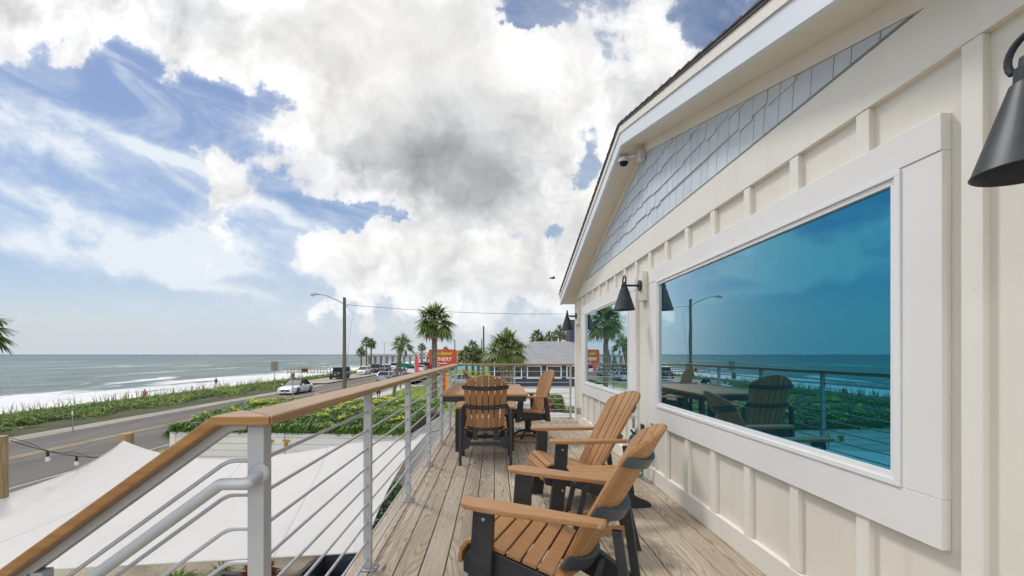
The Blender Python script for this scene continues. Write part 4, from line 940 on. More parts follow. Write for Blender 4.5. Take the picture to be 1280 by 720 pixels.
q = MB(); q.box((-11.63, 106, GZ+.06), (.14, 186, .12)); q.box((-2.23, 36.7, GZ+.06), (.14, 33.4, .12)); tag(q.build('kerb', M['kerb']), kind='structure')

SEA = -5.25
def sea_mat():
    m, nt, b = new_mat('sea_water'); v = coords(nt)
    sp = nd(nt, 'ShaderNodeSeparateXYZ'); L(nt, v, sp.inputs[0]); x, y = sp.outputs[0], sp.outputs[1]
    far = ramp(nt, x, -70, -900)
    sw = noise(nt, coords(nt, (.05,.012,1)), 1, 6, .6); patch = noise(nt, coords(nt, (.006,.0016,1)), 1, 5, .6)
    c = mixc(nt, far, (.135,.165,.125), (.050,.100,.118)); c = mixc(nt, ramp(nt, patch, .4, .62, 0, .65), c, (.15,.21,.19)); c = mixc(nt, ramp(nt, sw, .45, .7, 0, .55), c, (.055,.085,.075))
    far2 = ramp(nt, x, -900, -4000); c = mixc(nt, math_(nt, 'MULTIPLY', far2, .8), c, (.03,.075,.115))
    wob = noise(nt, coords(nt, (.02,.016,1)), 1, 4, .6)
    xs = math_(nt, 'ADD', x, math_(nt, 'MULTIPLY', math_(nt, 'SUBTRACT', wob, .5), 46))
    f1 = noise(nt, coords(nt, (.16,.035,1)), 1, 7, .68, .8); f2 = noise(nt, coords(nt, (.055,.010,1)), 1, 6, .6, .6); f3 = noise(nt, coords(nt, (1.1,.5,1)), 1, 5, .7)
    near = ramp(nt, xs, -104, -58)
    fo = math_(nt, 'ADD', math_(nt, 'MULTIPLY', near, .62), math_(nt, 'MULTIPLY', math_(nt, 'SUBTRACT', f1, .5), 1.5))
    foam = ramp(nt, fo, .30, .52)
    br = math_(nt, 'MULTIPLY', ramp(nt, f2, .55, .66), ramp(nt, xs, -330, -110))
    foam = math_(nt, 'MAXIMUM', foam, math_(nt, 'MULTIPLY', br, ramp(nt, f1, .40, .56, 0, .85)))
    br2 = math_(nt, 'MULTIPLY', ramp(nt, noise(nt, coords(nt, (.03,.006,1)), 1, 7, .7), .60, .68), ramp(nt, x, -900, -150)); foam = math_(nt, 'MAXIMUM', foam, math_(nt, 'MULTIPLY', br2, .6))
    foam = math_(nt, 'MULTIPLY', foam, math_(nt, 'ADD', .72, math_(nt, 'MULTIPLY', f3, .4)), clamp=True)
    c = mixc(nt, foam, c, (.80,.80,.78)); b.inputs['Roughness'].default_value = .8; b.inputs['Specular IOR Level'].default_value = .0; L(nt, c, b.inputs['Base Color'])
    gl = nd(nt, 'ShaderNodeBsdfGlossy'); gl.inputs['Roughness'].default_value = .22; gl.inputs['Color'].default_value = (.9,.95,1,1)
    fr = nd(nt, 'ShaderNodeFresnel'); fr.inputs[0].default_value = 1.33; mxs = nd(nt, 'ShaderNodeMixShader')
    # steep wavelets keep a rough sea from mirroring fully at a grazing look
    L(nt, math_(nt, 'MULTIPLY', math_(nt, 'MINIMUM', fr.outputs[0], .25), math_(nt, 'SUBTRACT', 1.0, math_(nt, 'MULTIPLY', foam, .9))), mxs.inputs[0])
    L(nt, b.outputs[0], mxs.inputs[1]); L(nt, gl.outputs[0], mxs.inputs[2]); L(nt, mxs.outputs[0], nt.nodes['Material Output'].inputs['Surface'])
    h = math_(nt, 'ADD', noise(nt, coords(nt, (.35,.14,1)), 1, 6, .6), math_(nt, 'MULTIPLY', sw, 2.0)); bump(nt, b, h, .9, .9); L(nt, b.inputs['Normal'].links[0].from_socket, gl.inputs['Normal']); return m
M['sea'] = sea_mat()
xs_ = [-44 - 2.2*i for i in range(100)]; k = 2.6
while xs_[-1] > -60000: k *= 1.22; xs_.append(xs_[-1]-k)
ysq = [-40000,-9000,-2000,-500,-120,-40] + [-20+4.5*i for i in range(110)]; k = 6
while ysq[-1] < 60000: k *= 1.22; ysq.append(ysq[-1]+k)
def seaz(x, y):
    if x < -270 or y > 640 or y < -20: return SEA
    fade = min(1, (x+270)/90)*min(1, (640-y)/200)*min(1, (y+20)/30); A_ = .55*min(1, max(0, -x-54)/22)*fade
    sw_ = 1.15*math.exp(-((x+88+.10*(y-60))/3.2)**2)*math.exp(-((y-62)/26)**2) if y < 200 else 0
    ph = x/25*6.283 + 3.4*mnoise.noise((x*.006, y*.009, 3)); r_ = max(0, math.sin(ph))**3
    return SEA + sw_ + A_*(r_*1.2*(.5+.9*mnoise.noise((y*.014, round(x/25)*3.3, 8))) + .12*mnoise.noise((x*.2, y*.08, 5)))
q = MB(); n = len(xs_); q.add([(x, y, seaz(x,y)) for y in ysq for x in xs_], [(j*n+i+1, j*n+i, (j+1)*n+i, (j+1)*n+i+1) for j in range(len(ysq)-1) for i in range(n-1)])
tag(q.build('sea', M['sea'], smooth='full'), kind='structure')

# dune plants along the far side of the road: nobody could count them
q = MB(); qo = MB()
def dz_(x): 
    for (xa, za), (xb, zb_) in zip(prof, prof[1:]):
        if xa <= x <= xb: return za+(zb_-za)*(x-xa)/(xb-xa)
    return GZ
for k in range(21000):
    y = 6*math.exp(rnd.random()*math.log(300/6)); x = rnd.uniform(-31.0, -24.3)
    if 58 < y and x > -27.6: x -= 2.8
    x += .6*mnoise.noise((y*.2, 3, 1)); n_ = mnoise.noise((x*.5, y*.28, 3))
    if x > -25.4 and n_ < -.05: continue
    s = (.52 + .20*n_)*(1+y/140); hgt = min(1, max(.2, (-24.1-x)/1.7))
    for e in range(5):
        a_ = rnd.random()*6.283; q.val = min(1, max(0, .5+.8*n_+rnd.uniform(-.35,.4)))
        blade(q, (x, y, dz_(x)+.05*rnd.random()+.22*hgt*rnd.random()), (math.cos(a_), math.sin(a_), rnd.uniform(.1,1.7)), s*hgt*rnd.uniform(.40,.8), (.055)*(1+y/45), rnd.uniform(.2,1.0), 2, rnd.uniform(-.8,.8))
tag(q.build('dune_plants', M['dune']), 'thick strip of green dune plants between the road and the beach', 'plants', kind='stuff')
for k in range(650):
    y = 8*math.exp(rnd.random()*math.log(160/8)); x = rnd.uniform(-30.5, -27) - (2.5 if y > 58 else 0)
    for e in range(3):
        q_ = qo; q_.val = rnd.random(); blade(qo, (x, y, dz_(x)+.2), (rnd.uniform(-.4,.4), rnd.uniform(-.4,.4), 1), rnd.uniform(.6,1.15), .028*(1+y/50), rnd.uniform(.0,.3), 2)
tag(qo.build('sea_oats', M['seaoat']), 'thin pale seed stalks rising above the dune plants', 'grass', kind='stuff')
qg = MB()
for x0, x1, y0, y1, nn in ((-13.5,-11.8,18,70,900),(-10.1,-2.4,14.4,53,3000),(-12,0,66,110,700),(-3.4,-1.0,10,20,400)):
    for k in range(nn):
        qg.val = rnd.random(); x, y = rnd.uniform(x0,x1), rnd.uniform(y0,y1)
        for e in range(3): blade(qg, (x,y,GZ+.01), (rnd.uniform(-.7,.7), rnd.uniform(-.7,.7), 1), rnd.uniform(.12,.28)*(1+y/90), .03*(1+y/40), .4, 2)
tag(qg.build('grass', M['grasscol']), 'green lawn grass beside the sidewalk and the lots', 'grass', kind='stuff')

# ------------------------------------------------------------------ palms
def fan(q, p, d, ln, nseg, spread, droop, w):
    d = Vector(d).normalized(); sd_ = d.cross(Vector((0,0,1)))
    if sd_.length < .1: sd_ = Vector((1,0,0))
    sd_.normalize(); up = sd_.cross(d); 
    for i in range(nseg):
        t_ = -1+2*i/(nseg-1); a_ = t_*spread; f = d*math.cos(a_) + sd_*math.sin(a_) - up*.18*abs(t_)
        blade(q, p, f, ln*(1-.34*t_*t_)*rnd.uniform(.88,1.08), w, droop*(.7+.6*abs(t_))*rnd.uniform(.8,1.2), 3, None)
def palm(x, y, zc, rad, tr, lbl, lean=(0,0), nf=34, nseg=13, dead=8, far=False, boots=False, grp=None, base=GZ, tilt=0, skirt=None):
    t = thing('palm_tree', lbl, 'palm tree', (x+lean[0], y+lean[1], base), 0, grp)
    top = Vector((-lean[0], -lean[1], zc-base)); q = MB(); n = 12
    path = []; rs = []
    for i in range(n+1):
        s = i/n; bend = s**1.5; path.append((top.x*bend, top.y*bend, top.z*s)); rs.append(tr*(1.18 if i == 0 else 1.0 - .12*s + (.0 if i < n-1 else .15))*(1+.05*math.sin(i*2.3)))
    q.tube(path, rs, 12); q.build('trunk', M['trunk'], t, smooth=True)
    # old leaf bases under the crown
    q = MB(); z0 = .10 if boots else .82
    nb = 190 if boots else 46
    for k in range(nb):
        s = z0 + (1.0-z0)*rnd.random(); a_ = rnd.random()*6.283; c = Vector((top.x*s**1.5, top.y*s**1.5, top.z*s)); o_ = Vector((math.cos(a_), math.sin(a_), 0)); rr = tr*(1.02)
        q.val = rnd.random(); q.tube([c+o_*rr*.8, c+o_*(rr+.05)+Vector((0,0,.14)), c+o_*(rr+.15)+Vector((0,0,.28))], ([.075,.06,.03] if boots else [.05,.036,.014]), 4)
    q.build('leaf_bases', M['boot'], t)
    q = MB(); pet = MB(); w = .085*rad*(1.9 if far else 1)
    for k in range(nf):
        a_ = k*2.39996+rnd.uniform(-.3,.3); e = R(-34 + 118*((k+.5)/nf)**.9 + rnd.uniform(-8,8)); d = Vector((math.cos(a_)*math.cos(e), math.sin(a_)*math.cos(e), math.sin(e)))
        L1 = rad*rnd.uniform(.40,.62); p1 = top + d*L1 - Vector((0,0,.10*L1)); q.val = min(1, max(0, .25+.5*((k+.5)/nf)+rnd.uniform(-.3,.3)))
        pet.tube([top, top+d*L1*.5+Vector((0,0,.02)), p1], [.022,.016,.010], 4, False)
        d2 = (d - Vector((0,0,.35))).normalized() if e < R(60) else d
        fan(q, p1, d2, rad*.58, nseg, R(105), .42, w)
    cr = q.build('crown', M['palmfar' if far else 'palm'], t); pet.build('stalks', M['palmfar'], cr)
    if dead:
        q = MB()
        for k in range(dead):
            a_ = rnd.random()*6.283; d = Vector((math.cos(a_)*.62, math.sin(a_)*.62, -.55-.5*rnd.random())); p1 = top + d*rad*.42; q.val = rnd.random(); q.tube([top, p1], .012, 4, False)
            fan(q, p1, (d.x*.35, d.y*.35, -1), rad*.52, max(7, nseg-4), R(62), .1, w*.8)
        q.build('dead_fronds', M['deadpalm'], t)
    return t
palm(at_y(543,25.7), 25.7, 3.16, 1.40, .165, 'tall cabbage palm in front of the red sign, tallest of the roadside palms', nf=40, nseg=15, dead=11)
palm(at_y(503,35), 35, 2.06, 1.08, .14, 'leaning palm beside the green street signs', lean=(-.70,.0), nf=26, dead=5)
palm(at_y(633,34), 34, 1.60, 2.0, .34, 'stout palm with a shaggy trunk in front of the navy building', nf=46, nseg=15, dead=14, boots=True)
for px, Y, zc, lb in ((451.5,112,1.95,'lowest and leftmost palm of the three standing on the dune'), (458,118,4.6,'taller palm behind the other two on the dune'), (464,110,4.0,'rightmost palm of the three standing on the dune')):
    palm(at_y(px,Y), Y, zc, 1.75, .20, lb, nf=24, nseg=9, dead=3, far=True, grp='three palms on the dune', base=-2.3)
palm(at_y(527.5,130), 130, 3.4, 1.6, .24, 'small distant palm between the pink banner and the tall palm', nf=22, nseg=9, dead=2, far=True)
for px, Y, zc, lb in ((583,76,1.2,'brownish palm at the left of the clump behind the turquoise canopy'), (591,82,2.4,'tallest palm of the clump behind the turquoise canopy'), (598,78,.9,'bushy green palm at the right of the clump behind the turquoise canopy')):
    palm(at_y(px,Y), Y, zc, 1.9, .24, lb, nf=24, nseg=9, dead=6, far=True, grp='palms clumped beyond the lawn')
for px, Y, zc, lb in ((672,75,4.2,'leftmost palm showing above the grey roof'), (687,80,4.1,'middle palm showing above the grey roof, the lowest of three'), (700,75,4.9,'rightmost and tallest palm showing above the grey roof')):
    palm(at_y(px,Y), Y, zc, 1.75, .2, lb, nf=24, nseg=9, dead=3, far=True, grp='palms behind the navy building')
for px, Y, zc, lb in ((612,95,.5,'low far palm just left of the stout shaggy palm'),(557,150,2.6,'round distant palm top above the red sign')):
    palm(at_y(px,Y), Y, zc, 1.9, .24, lb, nf=20, nseg=8, dead=3, far=True)
palm(at_y(-34,24), 24, 2.45, 1.75, .2, 'palm at the far left of the picture with only its frond tips in view', nf=38, nseg=14, dead=10, base=GZ)

# ------------------------------------------------------------------ poles, wires, signs
LY = 26.4; LH = 7.27
sl2 = thing('street_lamp', 'tall weathered timber pole with a curved street lamp arm beside the road', 'street lamp', (at_y(430.5,LY), LY, GZ))
q = MB(); q.tube([(0,0,0),(0,0,LH)], [.125,.085], 14); q.build('pole', M['pole'], sl2, smooth=True)
q = MB(); q.tube([(0,0,LH-.40),(-.48,-.03,LH-.14),(-1.1,-.06,LH+.12),(-1.5,-.08,LH+.18)], .025, 8); q.build('lamp_arm', M['alu'], sl2, smooth=True)
hx, hz_ = -1.47, LH+.13
q = MB(); q.hexa([(hx,-.15,hz_),(hx-.48,-.16,hz_-.03),(hx-.48,-.01,hz_-.03),(hx,-.01,hz_)], [(hx,-.12,hz_+.08),(hx-.41,-.13,hz_+.09),(hx-.41,-.04,hz_+.09),(hx,-.05,hz_+.08)]); hd = q.build('lamp_head', M['alu'], sl2, bevel=.02)
q = MB(); q.lathe([(0,-.0),(.06,-.01),(.075,-.035),(.04,-.07),(0,-.075)], (hx-.31,-.085,hz_-.02), 12, cap=False); q.build('lens', M['glassbulb'], hd, smooth='full')
q = MB(); q.lathe([(.03,0),(.03,.06),(0,.07)], (hx-.2,-.08,hz_+.085), 8, cap=False); q.build('sensor', M['alu'], hd)
wp = Vector((at_y(430.5,LY), LY, GZ+LH-.42)); wq = Vector((at_y(728,31), 31, 4.15))
q = MB(); q.tube([wp.lerp(wq, i/24) - Vector((0,0,.22*4*(i/24)*(1-i/24))) for i in range(25)], .012, 5)
tag(q.build('overhead_wire', M['cable']), 'thin black overhead wire running from the street lamp pole across the sky', 'wire')
q = MB(); q.tube([(.10,0,LH-.5),(.55,0,LH-1.0),(.40,0,LH-1.5),(.2,0,LH-3.3),(.12,0,LH-5)], .006, 4); q.build('service_cable', M['cable'], sl2)

def upole(lbl, px, Y, zt, r, arm=False):
    t = thing('utility_pole', lbl, 'pole', (at_y(px,Y), Y, GZ), 0, None); q = MB(); q.tube([(0,0,0),(0,0,zt-GZ)], [r*1.15,r*.8], 10); q.build('pole', M['pole'], t, smooth=True)
    if arm == 'lamp': q = MB(); q.tube([(0,0,zt-GZ-.3),(-1.2,0,zt-GZ+.3),(-2.6,0,zt-GZ+.4)], .05, 6); q.box((-2.9,0,zt-GZ+.38),(.8,.25,.14)); q.build('lamp_arm', M['alu'], t)
    if arm == 'cross': q = MB(); q.box((0,0,zt-GZ-.35),(1.8,.1,.1)); q.build('crossarm', M['pole'], t)
upole('tall bare utility pole left of the stout shaggy palm', 604.5, 74, 6.0, .17); upole('thin shorter utility pole just left of the tall bare one', 602, 105, 4.9, .14)
upole('distant dark pole with a lamp arm at the right edge of the red sign', 568.5, 120, 5.2, .16, 'lamp'); upole('utility pole standing behind the house roof where the overhead wire ends', 728, 31.2, 4.3, .12, 'cross')
t = thing('lamp_standard', 'thin white lamp standard with a double head beside the parked cars', 'street lamp', (at_y(480.5,78), 78, GZ)); q = MB(); q.tube([(0,0,0),(0,0,6.0)], [.06,.04], 8); q.build('pole', M['csilver'], t); q = MB(); q.tube([(-.4,0,6.05),(-.2,0,6.15),(0,0,5.95),(.2,0,6.15),(.4,0,6.05)], .03, 6); q.box((-.45,0,6.02),(.3,.2,.1)); q.box((.45,0,6.02),(.3,.2,.1)); q.build('lamp_head', M['csilver'], t)
t = thing('street_sign', 'slim pole with green street name signs and a dark hanging lamp', 'street sign', (at_y(500.5,50), 50, GZ))
q = MB(); q.tube([(0,0,0),(0,0,4.6)], .07, 8); q.build('pole', M['pole'], t, smooth=True)
for dx, z, w, rz in ((.36,2.06,1.15,.35),(1.0,2.0,.8,-.3),(-.10,2.2,.62,0)):
    q = MB(); q.box((dx,-.10-abs(dx)*.05,z+.62),(w if w > .7 else .62,.02,.36 if w > .7 else .62), Matrix.Rotation(rz,3,'Z')); q.build('name_plate', M['green'], t, bevel=.005)
q = MB(); q.tube([(0,0,4.35),(.45,0,4.4),(.62,0,4.3)], .035, 6); q.box((.62,0,3.98),(.20,.2,.55)); q.build('hanging_lamp', M['cable'], t)
def roadsign(lbl, x, y, base, zt, w, h, m_, name='road_sign'):
    t = thing(name, lbl, 'sign', (x,y,base)); q = MB(); q.tube([(0,0,0),(0,0,zt-base-.05)], .035, 8); q.build('post', M['alu'], t); q = MB(); q.box((0,.045,zt-base-h/2),(w,.015,h)); q.build('board', m_, t, bevel=.004)
    q = MB(); q.box((0,.0365,zt-base-h*.3),(w*.9,.004,.05)); q.box((0,.0365,zt-base-h*.7),(w*.9,.004,.05)); q.build('bracket', M['alu'], t)
roadsign('grey back of a square road sign on the dune edge', at_y(343,50), 50, GZ+.1, .47, .80, 1.02, M['signback'])
t = thing('road_sign', 'slim sign post seen edge-on in front of the white convertible', 'sign', (at_y(366,29), 29, GZ)); q = MB(); q.tube([(0,0,0),(0,0,2.7)], .035, 8); q.build('post', M['alu'], t); q = MB(); q.box((0,0,2.48),(.10,.42,.42)); q.build('board', M['signback'], t, bevel=.01)
t = thing('delineator', 'thin pale marker stick at the far edge of the road', 'marker', (at_y(91,23.2), 23.2, GZ)); q = MB(); q.tube([(0,0,0),(0,0,1.05)], .025, 6); q.build('stick', M['alu'], t); q = MB(); q.box((0,-.02,.93),(.075,.012,.2)); q.build('reflector', M['letter'], t)
t = thing('mailbox', 'low grey box on a post showing above the planter greenery near the road', 'mailbox', (at_y(397,33), 33, GZ)); q = MB(); q.box((0,0,.38),(.10,.10,.76)); q.build('post', M['pole'], t); q = MB(); q.prism([(-.28,.76),(.28,.76),(.28,.93),(.2,1.0),(-.2,1.0),(-.28,.93)], 'y', -.2, .2); q.build('box', M['alu'], t, bevel=.02)
t = thing('notice_board', 'small red notice board at the top of the beach walkover', 'sign', (at_y(381,80), 80, GZ+.3)); q = MB(); q.box((0,0,.75),(1.1,.06,.65)); q.build('board', M['maroon'], t); q = MB(); q.box((-.5,.04,.6),(.08,.08,1.2)); q.box((.5,.04,.6),(.08,.08,1.2)); q.build('posts', M['planks'], t)
t = thing('beach_walkover', 'weathered timber beach walkover with railings on the dune', 'walkover', (at_y(400,84), 84, GZ)); q = MB()
q.box((-2.0,0,.55),(7.5,1.6,.08)); q.build('deck', M['planks'], t)
for s in (-.8,.8):
    q = MB()
    for k in range(7): q.box((-5.6+k*1.2, s, .85),(.09,.09,1.1))
    q.box((-2.0, s, 1.36),(7.5,.12,.06)); q.box((-2.0, s, 1.0),(7.5,.04,.10)); q.build('railing', M['planks'], t)

# the red roadside sign
def text(body, size, m_, parent, loc, shear=0, bold=.0, ext=.01, align='CENTER', sx=1):
    cu = bpy.data.curves.new('lettering', 'FONT'); cu.body = body; cu.size = size; cu.shear = shear; cu.offset = bold; cu.extrude = ext; cu.align_x = align
    tmp = bpy.data.objects.new('tmp', cu); col.objects.link(tmp); dg = bpy.context.evaluated_depsgraph_get(); me = bpy.data.meshes.new_from_object(tmp.evaluated_get(dg)); bpy.data.objects.remove(tmp)
    me.materials.clear(); me.materials.append(m_); o = bpy.data.objects.new('lettering', me); col.objects.link(o); o.parent = parent; o.location = loc; o.rotation_euler = (R(90),0,0); o.scale = (sx,1,1); return o
SX = at_y(553.5,33.4); ws = thing('winery_sign', 'bright red roadside sign reading WINERY in white below yellow script', 'sign', (SX, 33.4, GZ))
zT, zB = 1.25+6.2/550*33.4-GZ, 1.25-13/550*33.4-GZ; w = 2.08
q = MB(); rr = .14; ol = []
for cx, cz, a0 in ((w/2-rr, zT-rr, 0), (-w/2+rr, zT-rr, 90), (-w/2+rr, zB+rr, 180), (w/2-rr, zB+rr, 270)):
    for k in range(6): ol.append((cx+rr*math.cos(R(a0+18*k)), cz+rr*math.sin(R(a0+18*k))))
q.prism(ol, 'y', -.13, .13); q.build('board', M['red'], ws)
q = MB(); q.prism([(x*.965, (z-(zT+zB)/2)*.94+(zT+zB)/2) for x, z in ol], 'y', -.136, -.1315); q.build('border_panel', M['red'], ws)
q = MB(); q.box((-.05,-.139,zT-.30),(1.62,.004,.30)); q.build('script_band', M['ochre'], ws)
text('Hot Shaked', .30, M['yellow'], ws, (-.05,-.143,zT-.39), .3, .008); text('WINERY', .40, M['letter'], ws, (-.06,-.142,zB+.30), 0, .004)
q = MB(); q.prism([(-.45,zB+.17),(-.1,zB+.13),(.3,zB+.15),(.35,zB+.10),(-.1,zB+.075),(-.3,zB+.11)], 'y', -.142, -.1365); q.build('swash', M['letter'], ws)
q = MB(); q.box((.0,.0,zB/2),(.40,.16,zB)); q.build('pylon', M['red'], ws, bevel=.01); q = MB(); q.box((.335,.0,zB*.36),(.26,.14,zB*.72)); q.build('pylon_panel', M['orange'], ws, bevel=.01)
t = thing('feather_flag', 'tall pink feather banner on a thin pole beside the parked cars', 'flag', (at_y(519,56), 56, GZ)); q = MB(); q.tube([(0,0,0),(0,0,3.6),(.12,0,3.95)], .022, 6); q.build('pole', M['alu'], t)
q = MB(); q.prism([(.02,1.0),(.42,1.2),(.48,2.6),(.36,3.6),(.12,3.95),(.02,3.6)], 'y', -.008, .008); q.build('banner', M['pink'], t)
t = thing('fire_hydrant', 'small red hydrant beside the round green shrub beyond the railing', 'hydrant', (at_y(685.5,29.5), 29.5, GZ)); q = MB(); q.lathe([(.17,0),(.17,.05),(.12,.06),(.12,.55),(.15,.56),(.15,.62),(.11,.70),(.05,.76),(0,.77)], n=16, cap=False); q.build('barrel', M['redcan'], t, smooth=True)
q = MB(); q.tube([(-.2,0,.45),(.2,0,.45)], .055, 10); q.tube([(0,-.19,.42),(0,0,.42)], .07, 10); q.tube([(0,0,.76),(0,0,.82)], .03, 6); q.build('outlets', M['redcan'], t, smooth=True)
shrub('shrub', 'round bright green shrub on the pale lot beyond the railing', 'shrub', at_y(695,30), 30, .56, 1.15, 620, M['hedge'], .22, .06)
shrub('shrub', 'small low shrub at the base of the railing end post beside the house corner', 'shrub', at_y(712,29), 29.4, .5, .42, 120, M['hedge'], .2, .05)

# ------------------------------------------------------------------ buildings
nb = thing('navy_building', 'low navy building with white framed windows and a grey hipped roof', 'building', (6, 57.5, GZ))
def nbm(): q = MB(); q.T = Matrix.Translation((-6,-57.5,-GZ)); return q
q = nbm(); q.box((10.2, 57.5, (GZ+.1)/2), (21.4, 8, .1-GZ)); q.build('wall', M['navywall'], nb)
q = nbm(); q.hexa([(-.95,53.0,.05),(21.4,53.0,.05),(21.4,62,.05),(-.95,62,.05)], [(5.2,57.4,2.95),(16,57.4,2.95),(16,57.6,2.95),(5.2,57.6,2.95)]); q.build('roof', M['greyroof'], nb)
q = nbm(); q.box((10.2,52.97,.0),(22.4,.05,.16)); q.build('gutter', M['navyrim'], nb)
for X0, X1 in ((-.05,1.58),(1.68,3.35),(3.95,5.75),(6.35,8.2),(8.8,10.6),(11.2,13.0),(13.6,15.4)):
    q = nbm(); z0, z1 = -1.70,-.10
    for a_ in ((X0,X0+.12,z0,z1),(X1-.12,X1,z0,z1),(X0+.12,X1-.12,z0,z0+.14),(X0+.12,X1-.12,z1-.14,z1)): q.box(((a_[0]+a_[1])/2,53.46,(a_[2]+a_[3])/2),(a_[1]-a_[0],.08,a_[3]-a_[2]))
    wf = q.build('window', M['vinyl'], nb); q = nbm(); q.box(((X0+X1)/2,53.475,(z0+z1)/2),(X1-X0-.22,.03,z1-z0-.26)); q.build('pane', M['darkglass'], wf)
q = nbm(); q.box((11.5,58.8,3.0),(3.2,3,5.6)); q.build('tower', M['navywall'], nb)
def block(lbl, px, Y, w, d, zt, mwall, flo=2):
    t = thing('beach_building', lbl, 'building', (at_y(px,Y), Y, GZ)); H_ = zt-GZ; q = MB(); q.box((0,0,H_/2),(w,d,H_)); q.build('wall', mwall, t); q = MB(); q.box((0,0,H_+.15),(w+.8,d+.8,.3)); q.build('roof', M['greyroof'], t)
    for f in range(flo):
        for k in range(int(w/3)):
            q = MB(); q.box((-w/2+1.6+k*3, -d/2-.02, H_*(f+.5)/flo),(1.5,.06,H_/flo*.45)); q.build('window', M['darkglass'], t)
block('far pale two storey building behind the clump of palms', 607, 165, 15, 12, 3.4, M['white'], 2)
block('far beige building right of the red sign', 577, 190, 16, 14, 1.9, M['concrete'], 2)
block('low far building with a flat roof at the end of the road', 548, 330, 34, 14, 2.4, M['creamtrim'], 2)
block('far white building between the tall palm and the red sign', 562, 260, 14, 14, 3.2, M['white'], 2)
t = thing('canopy', 'low turquoise fabric canopy beyond the lawn', 'canopy', (at_y(586,88), 88, GZ)); q = MB(); q.hexa([(-2.9,-1.2,1.0),(2.9,-1.2,1.0),(2.9,1.2,1.0),(-2.9,1.2,1.0)], [(-2.2,-.1,1.55),(2.0,-.1,1.5),(2.0,.1,1.5),(-2.2,.1,1.55)]); q.build('cover', M['turq'], t)
for sx_ in (-2.7,2.7):
    for sy_ in (-1.1,1.1): q = MB(); q.box((sx_,sy_,.5),(.08,.08,1.0)); q.build('leg', M['alu'], t)
def tree_clump(lbl, px, Y, r, h): shrub('tree', lbl, 'tree', at_y(px,Y), Y, r, h, 220, M['leafdeep'], .9, .4, GZ, 'distant trees beyond the road')
for i, (px, Y, r, h) in enumerate(((553,230,5,6),(572,210,5,5.5),(586,240,7,6),(618,210,7,6.2),(640,190,6,6.2),(598,140,3.2,4.2))):
    tree_clump(('broad','squat','wide dense','dark rounded','leafy','small bushy')[i] + ' distant tree ' + ('left of the red sign top','right behind the red sign','behind the palm clump','behind the tall bare pole','behind the stout shaggy palm','between the palm clump and the tall bare pole')[i], px, Y, r, h)
pr = thing('fishing_pier', 'long fishing pier on piles reaching out over the surf in the distance', 'pier', (-60, 310, SEA))
q = MB(); q.box((1,0,5.3),(58,5,.7)); q.build('pier_deck', M['concretepier'], pr); q = MB()
for k in range(40):
    for yy in (-2.3,2.3): q.box((-27.5+k*1.48, yy, 6.2),(.10,.10,1.1))
for yy in (-2.3,2.3): q.box((1,yy,6.75),(58,.10,.12))
q.build('pier_railing', M['concretepier'], pr)
for k in range(15):
    q = MB(); 
    for yy in (-1.8,1.8): q.box((-27+k*4.0, yy, 2.0),(.75,.6,6.6))
    q.box((-27+k*4.0, 0, 4.85),(1.0,4.6,.3)); q.build('pile', M['concretepier'], pr)

